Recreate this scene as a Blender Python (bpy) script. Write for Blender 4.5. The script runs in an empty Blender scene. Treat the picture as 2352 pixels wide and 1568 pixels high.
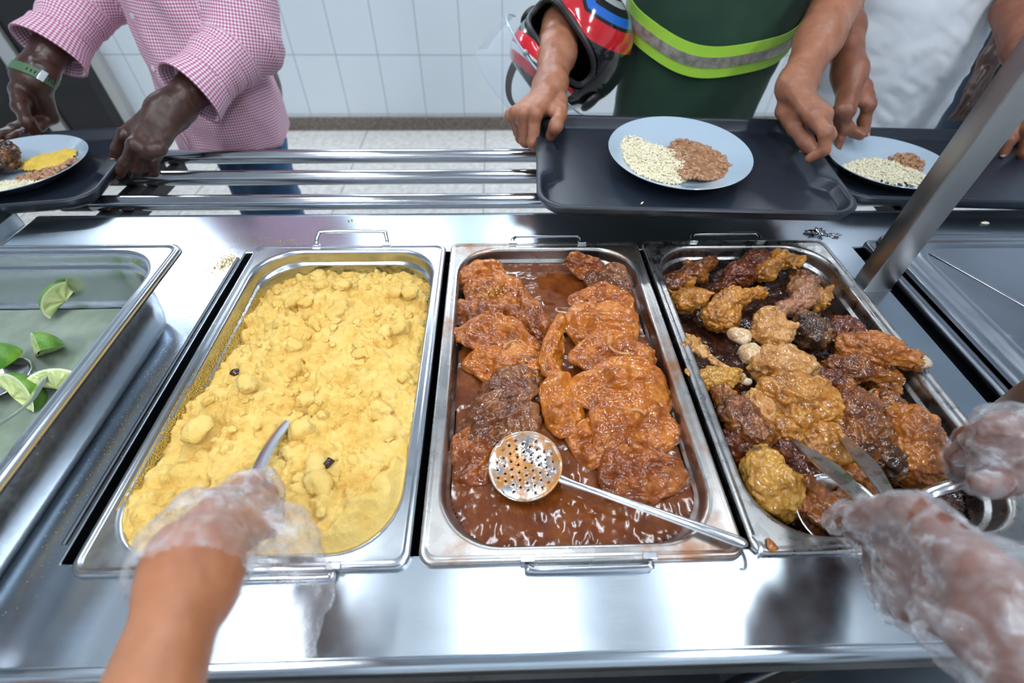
import bpy, bmesh, math, random
import numpy as np
from mathutils import Vector, Matrix, Euler

S = bpy.context.scene
COL = S.collection
random.seed(7)
RNG = np.random.default_rng(7)

# ------------------------------------------------------------------ camera, world, lamps, exposure
cd = bpy.data.cameras.new('camera')
cam = bpy.data.objects.new('camera', cd)
COL.objects.link(cam)
S.camera = cam
cd.sensor_width = 36.0
cd.lens = 16.548
cd.clip_start = 0.02
_yaw, _pit, _rol = math.radians(2.0458), math.radians(46.9647), math.radians(0.7464)
_f = Vector((math.sin(_yaw)*math.cos(_pit), math.cos(_yaw)*math.cos(_pit), -math.sin(_pit)))
_r0 = Vector((math.cos(_yaw), -math.sin(_yaw), 0)); _u0 = _r0.cross(_f)
_r = _r0*math.cos(_rol)+_u0*math.sin(_rol); _u = _u0*math.cos(_rol)-_r0*math.sin(_rol)
cam.matrix_world = Matrix(((_r.x, _u.x, -_f.x, 0.0838), (_r.y, _u.y, -_f.y, -0.1543), (_r.z, _u.z, -_f.z, 1.3687), (0, 0, 0, 1)))
cd.dof.use_dof = True
cd.dof.focus_distance = 0.66
cd.dof.aperture_fstop = 3.2

wd = bpy.data.worlds.new('world'); S.world = wd; wd.use_nodes = True
wd.node_tree.nodes['Background'].inputs[0].default_value = (0.66, 0.82, 1.0, 1)
wd.node_tree.nodes['Background'].inputs[1].default_value = 0.28
S.view_settings.view_transform = 'Standard'
S.view_settings.look = 'None'
S.view_settings.gamma = 1.0
S.view_settings.use_curve_mapping = False
S.view_settings.exposure = 0.15
S.cycles.max_bounces = 8; S.cycles.diffuse_bounces = 3; S.cycles.glossy_bounces = 4; S.cycles.transmission_bounces = 4; S.cycles.transparent_max_bounces = 12
S.cycles.caustics_reflective = False; S.cycles.caustics_refractive = False
LAMP_POWER = 17.5        # emission strength of the ceiling panels
FIX = [(0.16, 0.36), (-.85, 0.36), (1.15, 0.36), (0.6, 2.90), (-.9, 2.90), (2.1, 2.90), (-2.4, 2.90), (-0.95, -1.2), (1.3, -1.2)]
CEIL = 2.85
WALL_Y = 3.12

# ------------------------------------------------------------------ helpers
def link(o, parent=None):
    COL.objects.link(o)
    if parent is not None:
        o.parent = parent
    return o

def mesh(name, V, F, m=None, parent=None, smooth=True, sharp=None, uv=None, mats=None, fmat=None, col=None):
    me = bpy.data.meshes.new(name)
    V = np.asarray(V, dtype=float)
    me.from_pydata([tuple(v) for v in V] if not isinstance(V, list) else V, [], [tuple(int(i) for i in f) for f in F])
    me.update()
    if smooth:
        me.polygons.foreach_set('use_smooth', [True]*len(me.polygons))
    if sharp is not None:
        me.set_sharp_from_angle(angle=math.radians(sharp))
    if uv is not None:
        ul = me.uv_layers.new(name='UVMap')
        li = np.empty(len(me.loops), dtype=np.int64); me.loops.foreach_get('vertex_index', li)
        ul.data.foreach_set('uv', np.asarray(uv, dtype=float)[li].ravel())
    if col is not None:
        for k, a in col.items():
            at = me.attributes.new(k, 'FLOAT', 'POINT')
            at.data.foreach_set('value', np.asarray(a, dtype=float))
    for q in (mats or ([m] if m else [])):
        me.materials.append(q)
    if fmat is not None:
        me.polygons.foreach_set('material_index', [int(i) for i in fmat])
    o = bpy.data.objects.new(name, me)
    return link(o, parent)

def tag(o, label=None, cat=None, group=None, kind=None):
    if label: o['label'] = label
    if cat: o['category'] = cat
    if group: o['group'] = group
    if kind: o['kind'] = kind
    return o

def thing(name, label, cat, loc=(0, 0, 0), rotz=0.0, group=None):
    o = bpy.data.objects.new(name, None)
    o.empty_display_size = 0.05
    o.location = loc; o.rotation_euler = (0, 0, rotz)
    link(o)
    return tag(o, label, cat, group)

def dup(root, name=None, loc=None, rot=None, scale=None, label=None):
    c = root.copy(); COL.objects.link(c)
    if loc is not None: c.location = loc
    if rot is not None: c.rotation_euler = rot
    if scale is not None: c.scale = (scale,)*3 if not hasattr(scale, '__len__') else scale
    if label: c['label'] = label
    for ch in list(root.children):
        k = ch.copy(); COL.objects.link(k); k.parent = c
        for g in list(ch.children):
            d = g.copy(); COL.objects.link(d); d.parent = k
    return c

class MB:
    def __init__(s): s.V = []; s.F = []
    def add(s, V, F):
        b = len(s.V); s.V += [tuple(map(float, v)) for v in V]; s.F += [tuple(int(i)+b for i in f) for f in F]; return s
    def box(s, x0, x1, y0, y1, z0, z1, M=None):
        V = [Vector((x, y, z)) for z in (z0, z1) for y in (y0, y1) for x in (x0, x1)]
        if M is not None: V = [M @ v for v in V]
        return s.add(V, [(0, 2, 3, 1), (4, 5, 7, 6), (0, 1, 5, 4), (2, 6, 7, 3), (0, 4, 6, 2), (1, 3, 7, 5)])
    def loft(s, loops, close=True, cap0=False, cap1=False):
        n = len(loops[0]); V = [p for L in loops for p in L]; F = []
        for k in range(len(loops)-1):
            for i in range(n if close else n-1):
                j = (i+1) % n
                F.append((k*n+i, k*n+j, (k+1)*n+j, (k+1)*n+i))
        if cap0: F.append(tuple(range(n))[::-1])
        if cap1: F.append(tuple((len(loops)-1)*n+i for i in range(n)))
        return s.add(V, F)
    def tube(s, P, r, n=10, cap=True):
        P = [Vector(p) for p in P]; R = r if hasattr(r, '__len__') else [r]*len(P)
        L = []; prev = None
        for i, p in enumerate(P):
            t = (P[min(i+1, len(P)-1)]-P[max(i-1, 0)]).normalized()
            if prev is None:
                a = Vector((0, 0, 1)) if abs(t.z) < .9 else Vector((1, 0, 0))
                u = t.cross(a).normalized()
            else:
                u = (prev-t*prev.dot(t)).normalized()
            prev = u; v = t.cross(u)
            rr = R[i] if hasattr(R[i], '__len__') else (R[i], R[i])
            L.append([p+u*math.cos(2*math.pi*k/n)*rr[0]+v*math.sin(2*math.pi*k/n)*rr[1] for k in range(n)])
        return s.loft(L, True, cap, cap)
    def build(s, name, m, parent=None, smooth=True, sharp=40, bevel=None, **k):
        o = mesh(name, s.V, s.F, m, parent, smooth, sharp, **k)
        if bevel:
            b = o.modifiers.new('bevel', 'BEVEL'); b.width = bevel; b.segments = 3; b.limit_method = 'ANGLE'; b.angle_limit = math.radians(35)
        return o

def rrect(hx, hy, r, z=0.0, n=7, cx=0.0, cy=0.0):
    r = min(r, hx-1e-4, hy-1e-4); P = []
    for (sx, sy, a0) in ((1, 1, 0), (-1, 1, 90), (-1, -1, 180), (1, -1, 270)):
        for i in range(n+1):
            a = math.radians(a0+90*i/n)
            P.append((cx+sx*(hx-r)+r*math.cos(a), cy+sy*(hy-r)+r*math.sin(a), z))
    return P

def smoothpath(P, k=8, closed=False):
    """Catmull-Rom through the points"""
    P = [np.asarray(p, float) for p in P]; out = []; n = len(P)
    for i in range(n if closed else n-1):
        g = (lambda j: P[j % n]) if closed else (lambda j: P[min(max(j, 0), n-1)])
        a, b, c, d = g(i-1), g(i), g(i+1), g(i+2)
        for q in range(k):
            t = q/k
            out.append(.5*((2*b)+(c-a)*t+(2*a-5*b+4*c-d)*t*t+(3*b-a-3*c+d)*t**3))
    if not closed: out.append(P[-1])
    return out

# numpy value noise --------------------------------------------------------
def _hash(i, j, k, seed):
    h = (i.astype(np.int64)*374761393+j.astype(np.int64)*668265263+k.astype(np.int64)*2147483647+seed*144665) & 0xffffffff
    h = ((h ^ (h >> 13))*1274126177) & 0xffffffff
    h = ((h ^ (h >> 16))*2246822519) & 0xffffffff
    return ((h ^ (h >> 15)) & 0xffff)/32767.5-1.0

def vnoise(P, seed=0):
    P = np.asarray(P, float); I = np.floor(P).astype(np.int64); f = P-I
    u = f*f*f*(f*(f*6-15)+10); o = 0
    for dx in (0, 1):
        for dy in (0, 1):
            for dz in (0, 1):
                w = (u[..., 0] if dx else 1-u[..., 0])*(u[..., 1] if dy else 1-u[..., 1])*(u[..., 2] if dz else 1-u[..., 2])
                o = o+w*_hash(I[..., 0]+dx, I[..., 1]+dy, I[..., 2]+dz, seed)
    return o

def fbm(P, oct=4, seed=0, gain=.5, lac=2.03):
    a, o, s = 1.0, 0, 1.0
    for i in range(oct):
        o = o+a*vnoise(np.asarray(P)*s+i*17.3, seed+i); a *= gain; s *= lac
    return o

# signed distance bodies + surface nets ------------------------------------
def smin(a, b, k):
    if k <= 0: return np.minimum(a, b)
    h = np.clip(.5+.5*(b-a)/k, 0, 1)
    return b*(1-h)+a*h-k*h*(1-h)

def d_cone(P, a, b, ra, rb):
    a = np.asarray(a, float); b = np.asarray(b, float); ba = b-a
    t = np.clip(((P-a)@ba)/max(ba@ba, 1e-12), 0, 1)
    return np.linalg.norm(P-a-t[..., None]*ba, axis=-1)-(ra+(rb-ra)*t)

def d_ell(P, c, r, R=None):
    q = P-np.asarray(c, float)
    if R is not None: q = q@np.asarray(R, float)      # columns of R = local axes in world
    r = np.asarray(r, float)
    k0 = np.linalg.norm(q/r, axis=-1); k1 = np.linalg.norm(q/(r*r), axis=-1)
    return k0*(k0-1)/np.maximum(k1, 1e-9)

def nets(fn, lo, hi, h, smooth=0):
    """surface nets of fn(points)->distance on a grid of step h"""
    lo = np.asarray(lo, float); hi = np.asarray(hi, float)
    n = np.maximum(np.ceil((hi-lo)/h).astype(int)+1, 3)
    ax = [lo[i]+h*np.arange(n[i]) for i in range(3)]
    D = np.empty(n); Bk = 8
    nb = [(int(q)+Bk-1)//Bk for q in n]
    cc = [lo[i]+h*(np.arange(nb[i])*Bk+(Bk-1)/2) for i in range(3)]
    DC = fn(np.stack(np.meshgrid(*cc, indexing='ij'), -1))
    near = np.abs(DC) < h*Bk*1.35
    D[:] = np.repeat(np.repeat(np.repeat(DC, Bk, 0), Bk, 1), Bk, 2)[:n[0], :n[1], :n[2]]
    todo = np.argwhere(near); loc = np.arange(Bk)
    for s in range(0, len(todo), 600):
        t = todo[s:s+600]*Bk
        I = t[:, None, :]+np.stack(np.meshgrid(loc, loc, loc, indexing='ij'), -1).reshape(1, -1, 3)
        I = np.minimum(I, n-1)
        D[I[..., 0], I[..., 1], I[..., 2]] = fn(lo+h*I)
    D[0], D[-1], D[:, 0], D[:, -1], D[:, :, 0], D[:, :, -1] = (np.maximum(x, h*.3) for x in (D[0], D[-1], D[:, 0], D[:, -1], D[:, :, 0], D[:, :, -1]))
    B = D < 0
    m = n-1
    acc = np.zeros(tuple(m)+(3,)); cnt = np.zeros(tuple(m))
    sl = lambda o, a: slice(o, o+m[a])
    for axis in range(3):
        o1, o2 = [a for a in range(3) if a != axis]
        for p in (0, 1):
            for q in (0, 1):
                off0 = [0, 0, 0]; off0[o1] = p; off0[o2] = q
                off1 = list(off0); off1[axis] = 1
                d0 = D[tuple(sl(off0[a], a) for a in range(3))]; d1 = D[tuple(sl(off1[a], a) for a in range(3))]
                c = (d0 < 0) != (d1 < 0)
                t = np.where(c, d0/np.where(c, d0-d1, 1), 0)
                e = np.zeros(tuple(m)+(3,)); e[..., axis] = t; e[..., o1] = p; e[..., o2] = q
                acc += e*c[..., None]; cnt += c
    act = cnt > 0
    idx = -np.ones(tuple(m), dtype=np.int64); idx[act] = np.arange(act.sum())
    V = (np.argwhere(act)+acc[act]/cnt[act][:, None])*h+lo
    F = []
    for axis in range(3):
        o1, o2 = [(1, 2), (2, 0), (0, 1)][axis]
        s0 = [slice(1, m[a]) for a in range(3)]; s0[axis] = slice(0, m[axis])
        s1 = list(s0); s1[axis] = slice(1, m[axis]+1)
        b0 = B[tuple(s0)]; b1 = B[tuple(s1)]
        w = np.argwhere(b0 != b1)
        if not len(w): continue
        flip = b0[tuple(w.T)]
        base = w.copy()
        for a in range(3):
            if a != axis: base[:, a] += 1
        def g(da, db):
            q = base.copy(); q[:, o1] -= da; q[:, o2] -= db
            return idx[tuple(q.T)]
        Q = np.stack([g(1, 1), g(0, 1), g(0, 0), g(1, 0)], 1)
        Q[~flip] = Q[~flip][:, ::-1]
        F.append(Q)
    F = np.concatenate(F)
    F = F[(F >= 0).all(1)]
    for _ in range(smooth):
        acc = np.zeros_like(V); c = np.zeros(len(V))
        for i in range(4):
            a, b = F[:, i], F[:, (i+1) % 4]
            np.add.at(acc, a, V[b]); np.add.at(c, a, 1); np.add.at(acc, b, V[a]); np.add.at(c, b, 1)
        V = V*.4+.6*acc/np.maximum(c, 1)[:, None]
    return V, F
# ------------------------------------------------------------------ materials
class Mat:
    def __init__(s, name, base=(.8, .8, .8), rough=.5, metal=0.0, **kw):
        s.m = bpy.data.materials.new(name); s.m.use_nodes = True
        s.nt = s.m.node_tree; s.b = s.nt.nodes['Principled BSDF']; s.out = s.nt.nodes['Material Output']
        s.set(**{'Base Color': (*base, 1), 'Roughness': rough, 'Metallic': metal}, **kw)
        s._tc = None
    def set(s, **kw):
        for k, v in kw.items():
            k = k.replace('_', ' ')
            s.b.inputs[k].default_value = v
        return s
    def n(s, t, **kw):
        d = s.nt.nodes.new(t)
        for k, v in kw.items():
            if hasattr(d, k): setattr(d, k, v)
        return d
    def l(s, a, b): s.nt.links.new(a, b); return s
    def tc(s, which='Object'):
        if s._tc is None: s._tc = s.n('ShaderNodeTexCoord')
        return s._tc.outputs[which]
    def noise(s, scale=10, detail=3, rough=.55, stretch=None, which='Object', out='Fac', dist=0.0):
        d = s.n('ShaderNodeTexNoise'); d.inputs['Scale'].default_value = scale; d.inputs['Detail'].default_value = detail
        d.inputs['Roughness'].default_value = rough; d.inputs['Distortion'].default_value = dist
        v = s.tc(which)
        if stretch:
            mp = s.n('ShaderNodeMapping'); mp.inputs['Scale'].default_value = stretch; s.l(v, mp.inputs[0]); v = mp.outputs[0]
        s.l(v, d.inputs['Vector'])
        return d.outputs[out]
    def voro(s, scale=10, feature='F1', stretch=None, which='Object', out='Distance'):
        d = s.n('ShaderNodeTexVoronoi'); d.feature = feature; d.inputs['Scale'].default_value = scale
        v = s.tc(which)
        if stretch:
            mp = s.n('ShaderNodeMapping'); mp.inputs['Scale'].default_value = stretch; s.l(v, mp.inputs[0]); v = mp.outputs[0]
        s.l(v, d.inputs['Vector']); return d.outputs[out]
    def ramp(s, fac, stops):
        r = s.n('ShaderNodeValToRGB'); e = r.color_ramp.elements
        while len(e) < len(stops): e.new(.5)
        for i, (p, c) in enumerate(stops):
            e[i].position = p; e[i].color = (c, c, c, 1) if not hasattr(c, '__len__') else (*c, 1)
        s.l(fac, r.inputs[0]); return r.outputs[0]
    def mix(s, fac, a, b, blend='MIX'):
        d = s.n('ShaderNodeMix'); d.data_type = 'RGBA'; d.blend_type = blend
        for i, v in ((0, fac), (6, a), (7, b)):
            if hasattr(v, 'links') or hasattr(v, 'is_linked'): s.l(v, d.inputs[i])
            else: d.inputs[i].default_value = v if i == 0 else (*v, 1) if len(v) == 3 else v
        return d.outputs[2]
    def math(s, op, a, b=0.0):
        d = s.n('ShaderNodeMath'); d.operation = op
        for i, v in ((0, a), (1, b)):
            if hasattr(v, 'is_linked'): s.l(v, d.inputs[i])
            else: d.inputs[i].default_value = v
        return d.outputs[0]
    def attr(s, name):
        d = s.n('ShaderNodeAttribute'); d.attribute_name = name; return d.outputs['Fac']
    def rnd(s):
        return s.n('ShaderNodeObjectInfo').outputs['Random']
    def color(s, v): return s.l(v, s.b.inputs['Base Color'])
    def rough(s, v): return s.l(v, s.b.inputs['Roughness'])
    def bump(s, h, strength=.3, dist=.002):
        d = s.n('ShaderNodeBump'); d.inputs['Strength'].default_value = strength; d.inputs['Distance'].default_value = dist
        s.l(h, d.inputs['Height'])
        p = s.b.inputs['Normal']
        if p.is_linked: s.l(p.links[0].from_socket, d.inputs['Normal'])
        s.l(d.outputs[0], p); return s
    def wet(s, scale=190, strength=.5, dist=.0015, weight=.8, rough=.07):
        d = s.n('ShaderNodeBump'); d.inputs['Strength'].default_value = strength; d.inputs['Distance'].default_value = dist
        s.l(s.noise(scale, 1, .5, None, 'Object', 'Fac', .8), d.inputs['Height']); s.l(d.outputs[0], s.b.inputs['Coat Normal'])
        return s.set(Coat_Weight=weight, Coat_Roughness=rough)

M = {}
def steel(name, base, r0, r1, stretch, sc=9, bump=.06, smudge=True):
    a = Mat(name, base, .3, 1.0)
    n1 = a.noise(sc, 5, .65, stretch)
    n2 = a.noise(5, 4, .6)
    f = a.math('ADD', a.math('MULTIPLY', n1, .45), a.math('MULTIPLY', n2, .55))
    a.rough(a.ramp(f, [(.3, r0), (.72, r1)]))
    if smudge:
        a.color(a.ramp(n2, [(.25, tuple(c*.86 for c in base)), (.7, base)]))
    a.bump(n1, bump, .001)
    M[name] = a.m; return a
a = steel('counter_steel', (.57, .64, .71), .19, .27, (2, 90, 90), bump=.002)
# scratches in the worn work surface
sc = a.noise(60, 2, .5, (1, .05, 1)); a.bump(sc, .003, .001)
steel('pan_steel', (.60, .63, .67), .15, .30, (14, 14, 14), bump=.012)
a = steel('lid_steel', (.36, .39, .44), .25, .42, (20, 4, 20), bump=.04)
v = a.voro(16, 'F1', (1, 1, 0)); g2 = a.noise(5, 2)
f = a.math('MULTIPLY', a.ramp(v, [(.10, 1.0), (.14, 0.0)]), a.ramp(g2, [(.52, 0.0), (.58, .8)]))
p = a.b.inputs['Base Color'].links[0].from_socket
a.color(a.mix(f, p, (.62, .58, .48))); a.l(a.math('SUBTRACT', 1.0, f), a.b.inputs['Metallic'])
steel('tube_steel', (.62, .63, .66), .10, .2, (2, 30, 30), bump=.01)
steel('post_steel', (.42, .40, .38), .26, .34, (60, 60, 2), bump=.004)
steel('utensil_steel', (.76, .76, .77), .14, .28, (20, 20, 20), bump=.01)
a = Mat('stained_pan_steel', (.55, .52, .49), .3, 1.0)
n = a.noise(14, 6, .65); g = a.noise(60, 3, .6)
a.color(a.mix(a.ramp(n, [(.6, 0.0), (.75, .6)]), (.46, .45, .44), (.16, .08, .03)))
a.rough(a.ramp(g, [(.3, .2), (.7, .42)])); a.bump(g, .04, .001); M['stained_pan'] = a.m
a = Mat('sauce_coated_steel', (.55, .52, .49), .25, 1.0)
n = a.noise(10, 6, .65); 
a.color(a.mix(a.ramp(n, [(.5, 0.0), (.66, .8)]), (.50, .48, .46), (.30, .10, .02)))
a.rough(a.ramp(n, [(.3, .2), (.7, .4)])); M['sauce_pan'] = a.m

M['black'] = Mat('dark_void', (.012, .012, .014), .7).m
a = Mat('tray_plastic', (.012, .018, .03), .38); n = a.noise(260, 2); w = a.noise(7, 4)
a.rough(a.ramp(w, [(.3, .3), (.7, .48)])); a.bump(n, .12, .0006)
a.color(a.mix(a.ramp(a.noise(9, 5, .7, (1, 5, 1)), [(.55, 0.0), (.8, .5)]), (.013, .019, .031), (.035, .046, .066))); M['tray'] = a.m
a = Mat('white_porcelain', (.43, .53, .63), .12); a.set(Coat_Weight=.4, Coat_Roughness=.05); M['porcelain'] = a.m
a = Mat('black_paint', (.018, .018, .02), .4); M['black_paint'] = a.m
a = Mat('aluminium_frame', (.55, .55, .53), .35, .7); M['aluminium'] = a.m
a = Mat('dark_glass', (.006, .006, .008), .15); M['dark_glass'] = a.m

# room surfaces
a = Mat('wall_tile', (.62, .69, .76), .22)
br = a.n('ShaderNodeTexBrick'); br.offset = 0.0; br.squash = 1.0
br.inputs['Scale'].default_value = 1.0; br.inputs['Brick Width'].default_value = .255; br.inputs['Row Height'].default_value = .35
br.inputs['Mortar Size'].default_value = .0025; br.inputs['Mortar Smooth'].default_value = .3
br.inputs['Color1'].default_value = (.80, .88, .95, 1); br.inputs['Color2'].default_value = (.83, .90, .96, 1); br.inputs['Mortar'].default_value = (.36, .42, .46, 1)
a.l(a.tc('UV'), br.inputs['Vector']); a.color(br.outputs['Color'])
a.bump(a.math('SUBTRACT', 1.0, br.outputs['Fac']), .25, .002); a.bump(a.noise(1.6, 2), .05, .01); M['wall_tile'] = a.m
M['paint_white'] = Mat('white_paint', (.52, .55, .60), .7).m
a = Mat('granite_skirting', (.2, .17, .15), .3); n = a.noise(60, 6, .75)
a.color(a.ramp(n, [(.3, (.06, .045, .036)), (.5, (.19, .15, .125)), (.7, (.32, .29, .26))])); M['granite'] = a.m
a = Mat('polished_floor', (.5, .47, .43), .16); n = a.noise(28, 6, .75); b2 = a.noise(1.5, 3)
c = a.ramp(n, [(.3, (.46, .43, .40)), (.55, (.70, .67, .63)), (.75, (.80, .78, .75))])
br = a.n('ShaderNodeTexBrick'); br.offset = 0; br.inputs['Scale'].default_value = 1; br.inputs['Brick Width'].default_value = .8; br.inputs['Row Height'].default_value = 1.7
br.inputs['Mortar Size'].default_value = .004; br.inputs['Color1'].default_value = (1, 1, 1, 1); br.inputs['Color2'].default_value = (1, 1, 1, 1); br.inputs['Mortar'].default_value = (.45, .43, .4, 1)
a.l(a.tc('Object'), br.inputs['Vector'])
a.color(a.mix(1.0, c, br.outputs['Color'], 'MULTIPLY')); a.rough(a.ramp(b2, [(.3, .1), (.7, .22)])); M['floor'] = a.m
a = Mat('rubber_mat', (.03, .028, .026), .85); n = a.voro(90); a.bump(n, .8, .006)
a.color(a.ramp(n, [(.0, (.012, .011, .01)), (.7, (.06, .055, .048))])); M['rubber'] = a.m
a = Mat('lamp_diffuser', (1, 1, 1), .5); a.set(Emission_Color=(.86, .94, 1, 1), Emission_Strength=LAMP_POWER); M['lamp'] = a.m
a = Mat('wall_side_diffuser', (1, 1, 1), .5); a.set(Emission_Color=(.84, .93, 1, 1), Emission_Strength=LAMP_POWER*1.8); M['lamp_wall'] = a.m
a = Mat('server_side_fill', (1, 1, 1), .5); a.set(Emission_Color=(.90, .95, 1, 1), Emission_Strength=LAMP_POWER*2.6); M['lamp_fill'] = a.m  # unseen lamps on the serving side, added to fill the customers' fronts
M['clear_plastic'] = None
a = Mat('clear_plastic', (.95, .97, 1.0), .04); a.set(IOR=1.2)
tr = a.n('ShaderNodeBsdfTransparent'); tr.inputs[0].default_value = (.93, .95, .97, 1)
lw = a.n('ShaderNodeLayerWeight'); lw.inputs[0].default_value = .35
mx = a.n('ShaderNodeMixShader'); a.l(a.ramp(lw.outputs['Facing'], [(0.0, .035), (.7, .12), (1.0, .6)]), mx.inputs[0]); a.l(tr.outputs[0], mx.inputs[1]); a.l(a.b.outputs[0], mx.inputs[2]); a.l(mx.outputs[0], a.out.inputs[0])
M['clear_plastic'] = a.m

# ---- food
def food(name, c0, c1, c2, sc=40, rough=(.15, .4), bump=.25, bs=180, **kw):
    a = Mat(name, c1, .3); n = a.noise(sc, 5, .65); g = a.noise(bs, 4, .6)
    f = a.math('ADD', a.math('MULTIPLY', n, .75), a.math('MULTIPLY', g, .25))
    a.color(a.ramp(f, [(.33, c0), (.5, c1), (.66, c2)]))
    a.rough(a.ramp(g, [(.35, rough[0]), (.65, rough[1])])); a.bump(g, bump, .002); a.set(**kw)
    M[name] = a.m; return a
a = food('toasted_flour', (.72, .41, .08), (.86, .585, .165), (.92, .67, .24), 30, (.8, .95), .55, 700)
a.bump(a.noise(240, 3, .6), .35, .003)
a = food('flour_dust', (.60, .40, .05), (.74, .50, .08), (.8, .56, .12), 60, (.8, .9), .2, 400)
for nm, cs in dict(gold=((.17, .050, .005), (.50, .19, .020), (.72, .38, .09)), brown=((.03, .009, .004), (.20, .055, .009), (.48, .18, .03)),
                   dark=((.012, .006, .005), (.045, .014, .008), (.12, .035, .014)), red=((.03, .008, .005), (.14, .030, .009), (.30, .085, .02)),
                   orange=((.16, .045, .008), (.44, .13, .018), (.62, .27, .06)), pale=((.30, .10, .018), (.58, .27, .075), (.76, .48, .21)),
                   yellow=((.30, .12, .014), (.56, .27, .035), (.70, .42, .11)), white=((.50, .27, .11), (.70, .47, .26), (.82, .68, .48)),
                   pink=((.16, .055, .03), (.40, .17, .085), (.56, .30, .14)), char=((.008, .006, .006), (.06, .026, .014), (.34, .13, .03))).items():
    a = food('chicken_'+nm, *cs, sc=30, rough=(.10, .32), bump=.4, bs=230)
    ch = a.noise(26, 4, .6, None, 'Object', 'Fac', .6)
    p = a.b.inputs['Base Color']; c = p.links[0].from_socket
    a.color(a.mix(a.ramp(ch, [(.57, 0.0), (.68, .85)]), c, (.03, .012, .007)))
    a.bump(a.noise(95, 4, .65, (1, 1, 1), 'Object', 'Fac', 1.5), .55, .004)
    a.set(Specular_IOR_Level=.1, Coat_IOR=1.55); a.wet(210, .40, .0015, .95, .06)
food('bone', (.55, .40, .26), (.68, .56, .42), (.75, .66, .55), 60, (.3, .5), .1)
a = food('stew_sauce', (.10, .022, .005), (.17, .042, .008), (.25, .075, .014), 22, (.08, .2), .22, 90)
a.set(Coat_Weight=.5, Coat_Roughness=.06)
for nm, cs in dict(a=((.17, .034, .003), (.38, .095, .007), (.60, .21, .032)), b=((.10, .020, .003), (.26, .058, .006), (.48, .16, .03)), c=((.24, .054, .004), (.47, .130, .009), (.64, .24, .034)), d=((.07, .020, .006), (.17, .048, .012), (.32, .13, .05))).items():
    a = food('beef_'+nm, *cs, sc=34, rough=(.13, .30), bump=.3, bs=130); a.set(Specular_IOR_Level=.1, Coat_IOR=1.55); a.wet(210, .38, .0015, .95, .055); a.bump(a.noise(75, 4, .6, None, 'Object', 'Fac', 1.0), .5, .004)
food('tomato', (.35, .04, .01), (.45, .06, .015), (.5, .12, .03), 40, (.1, .2), .1)
food('onion', (.40, .17, .05), (.50, .24, .08), (.56, .32, .14), 40, (.15, .25), .1)
a = food('rice', (.84, .73, .48), (.88, .80, .59), (.90, .86, .72), 200, (.35, .5), .05); a.set(Subsurface_Weight=.15, Subsurface_Radius=(.004, .003, .002))
food('bean', (.27, .125, .06), (.42, .22, .115), (.54, .33, .20), 120, (.18, .3), .03)
food('bean_broth', (.27, .12, .06), (.36, .17, .085), (.42, .21, .11), 60, (.12, .2), .08)
a = Mat('lime_peel', (.10, .26, .02), .35); n = a.voro(420); a.bump(n, .2, .001)
a.color(a.ramp(a.noise(60, 3), [(.3, (.055, .20, .012)), (.7, (.20, .40, .04))])); M['lime_peel'] = a.m
a = Mat('lime_flesh', (.55, .66, .22), .2); v = a.voro(150, 'F1', (1, 1, .25)); a.color(a.ramp(v, [(.1, (.42, .56, .14)), (.6, (.66, .74, .34))])); a.bump(v, .3, .002)
a.set(Subsurface_Weight=.2, Subsurface_Radius=(.006, .006, .002)); M['lime_flesh'] = a.m
M['lime_pith'] = Mat('lime_pith', (.78, .82, .55), .4).m
a = Mat('lime_juice', (.42, .50, .44), .08); n = a.noise(16, 4); a.color(a.ramp(n, [(.3, (.20, .25, .19)), (.7, (.34, .40, .34))])); a.bump(a.noise(30, 2), .08, .002); M['lime_juice'] = a.m
a = Mat('sauce_smeared_steel', (.6, .6, .6), .2, 1.0); n = a.noise(34, 5, .65)
f = a.ramp(n, [(.40, 0.0), (.56, 1.0)])
a.color(a.mix(f, (.70, .70, .70), (.46, .20, .05))); a.l(a.math('SUBTRACT', 1.0, a.math('MULTIPLY', f, .85)), a.b.inputs['Metallic']); a.rough(a.ramp(n, [(.4, .14), (.6, .25)])); a.bump(n, .2, .002); M['saucy_steel'] = a.m
# ------------------------------------------------------------------ room shell
def struct(o): o['kind'] = 'structure'; return o
RX0, RX1, RY0 = -3.6, 3.8, -2.2
struct(MB().box(RX0-.1, RX1+.1, RY0-.1, WALL_Y+.12, -.12, 0).build('floor', M['floor'], smooth=False, sharp=None))
def wall_uv(o, ax):
    me = o.data; ul = me.uv_layers.new(name='UVMap')
    for lp in me.loops:
        co = me.vertices[lp.vertex_index].co
        ul.data[lp.index].uv = ((co[ax]+.257+.135 + .255*20), co.z-.10+.35*4)
w = struct(MB().box(RX0-.1, RX1+.1, WALL_Y, WALL_Y+.12, 0, CEIL).build('wall_back', M['wall_tile'], smooth=False, sharp=None)); wall_uv(w, 0)
w = struct(MB().box(RX0-.1, RX0, RY0, WALL_Y, 0, CEIL).build('wall_left', M['wall_tile'], smooth=False, sharp=None)); wall_uv(w, 1)
w = struct(MB().box(RX1, RX1+.1, RY0, WALL_Y, 0, CEIL).build('wall_right', M['wall_tile'], smooth=False, sharp=None)); wall_uv(w, 1)
w = struct(MB().box(RX0-.1, RX1+.1, RY0-.1, RY0, 0, CEIL).build('wall_front', M['wall_tile'], smooth=False, sharp=None)); wall_uv(w, 0)
struct(MB().box(RX0-.1, RX1+.1, RY0-.1, WALL_Y+.12, CEIL, CEIL+.1).build('ceiling', M['paint_white'], smooth=False, sharp=None))
m = MB().box(-2.27, RX1, WALL_Y-.018, WALL_Y, 0, .085)
m.box(-2.27, RX1, WALL_Y-.024, WALL_Y-.018, 0, .012)
struct(m.build('baseboard_back', M['granite'], bevel=.003))
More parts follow.
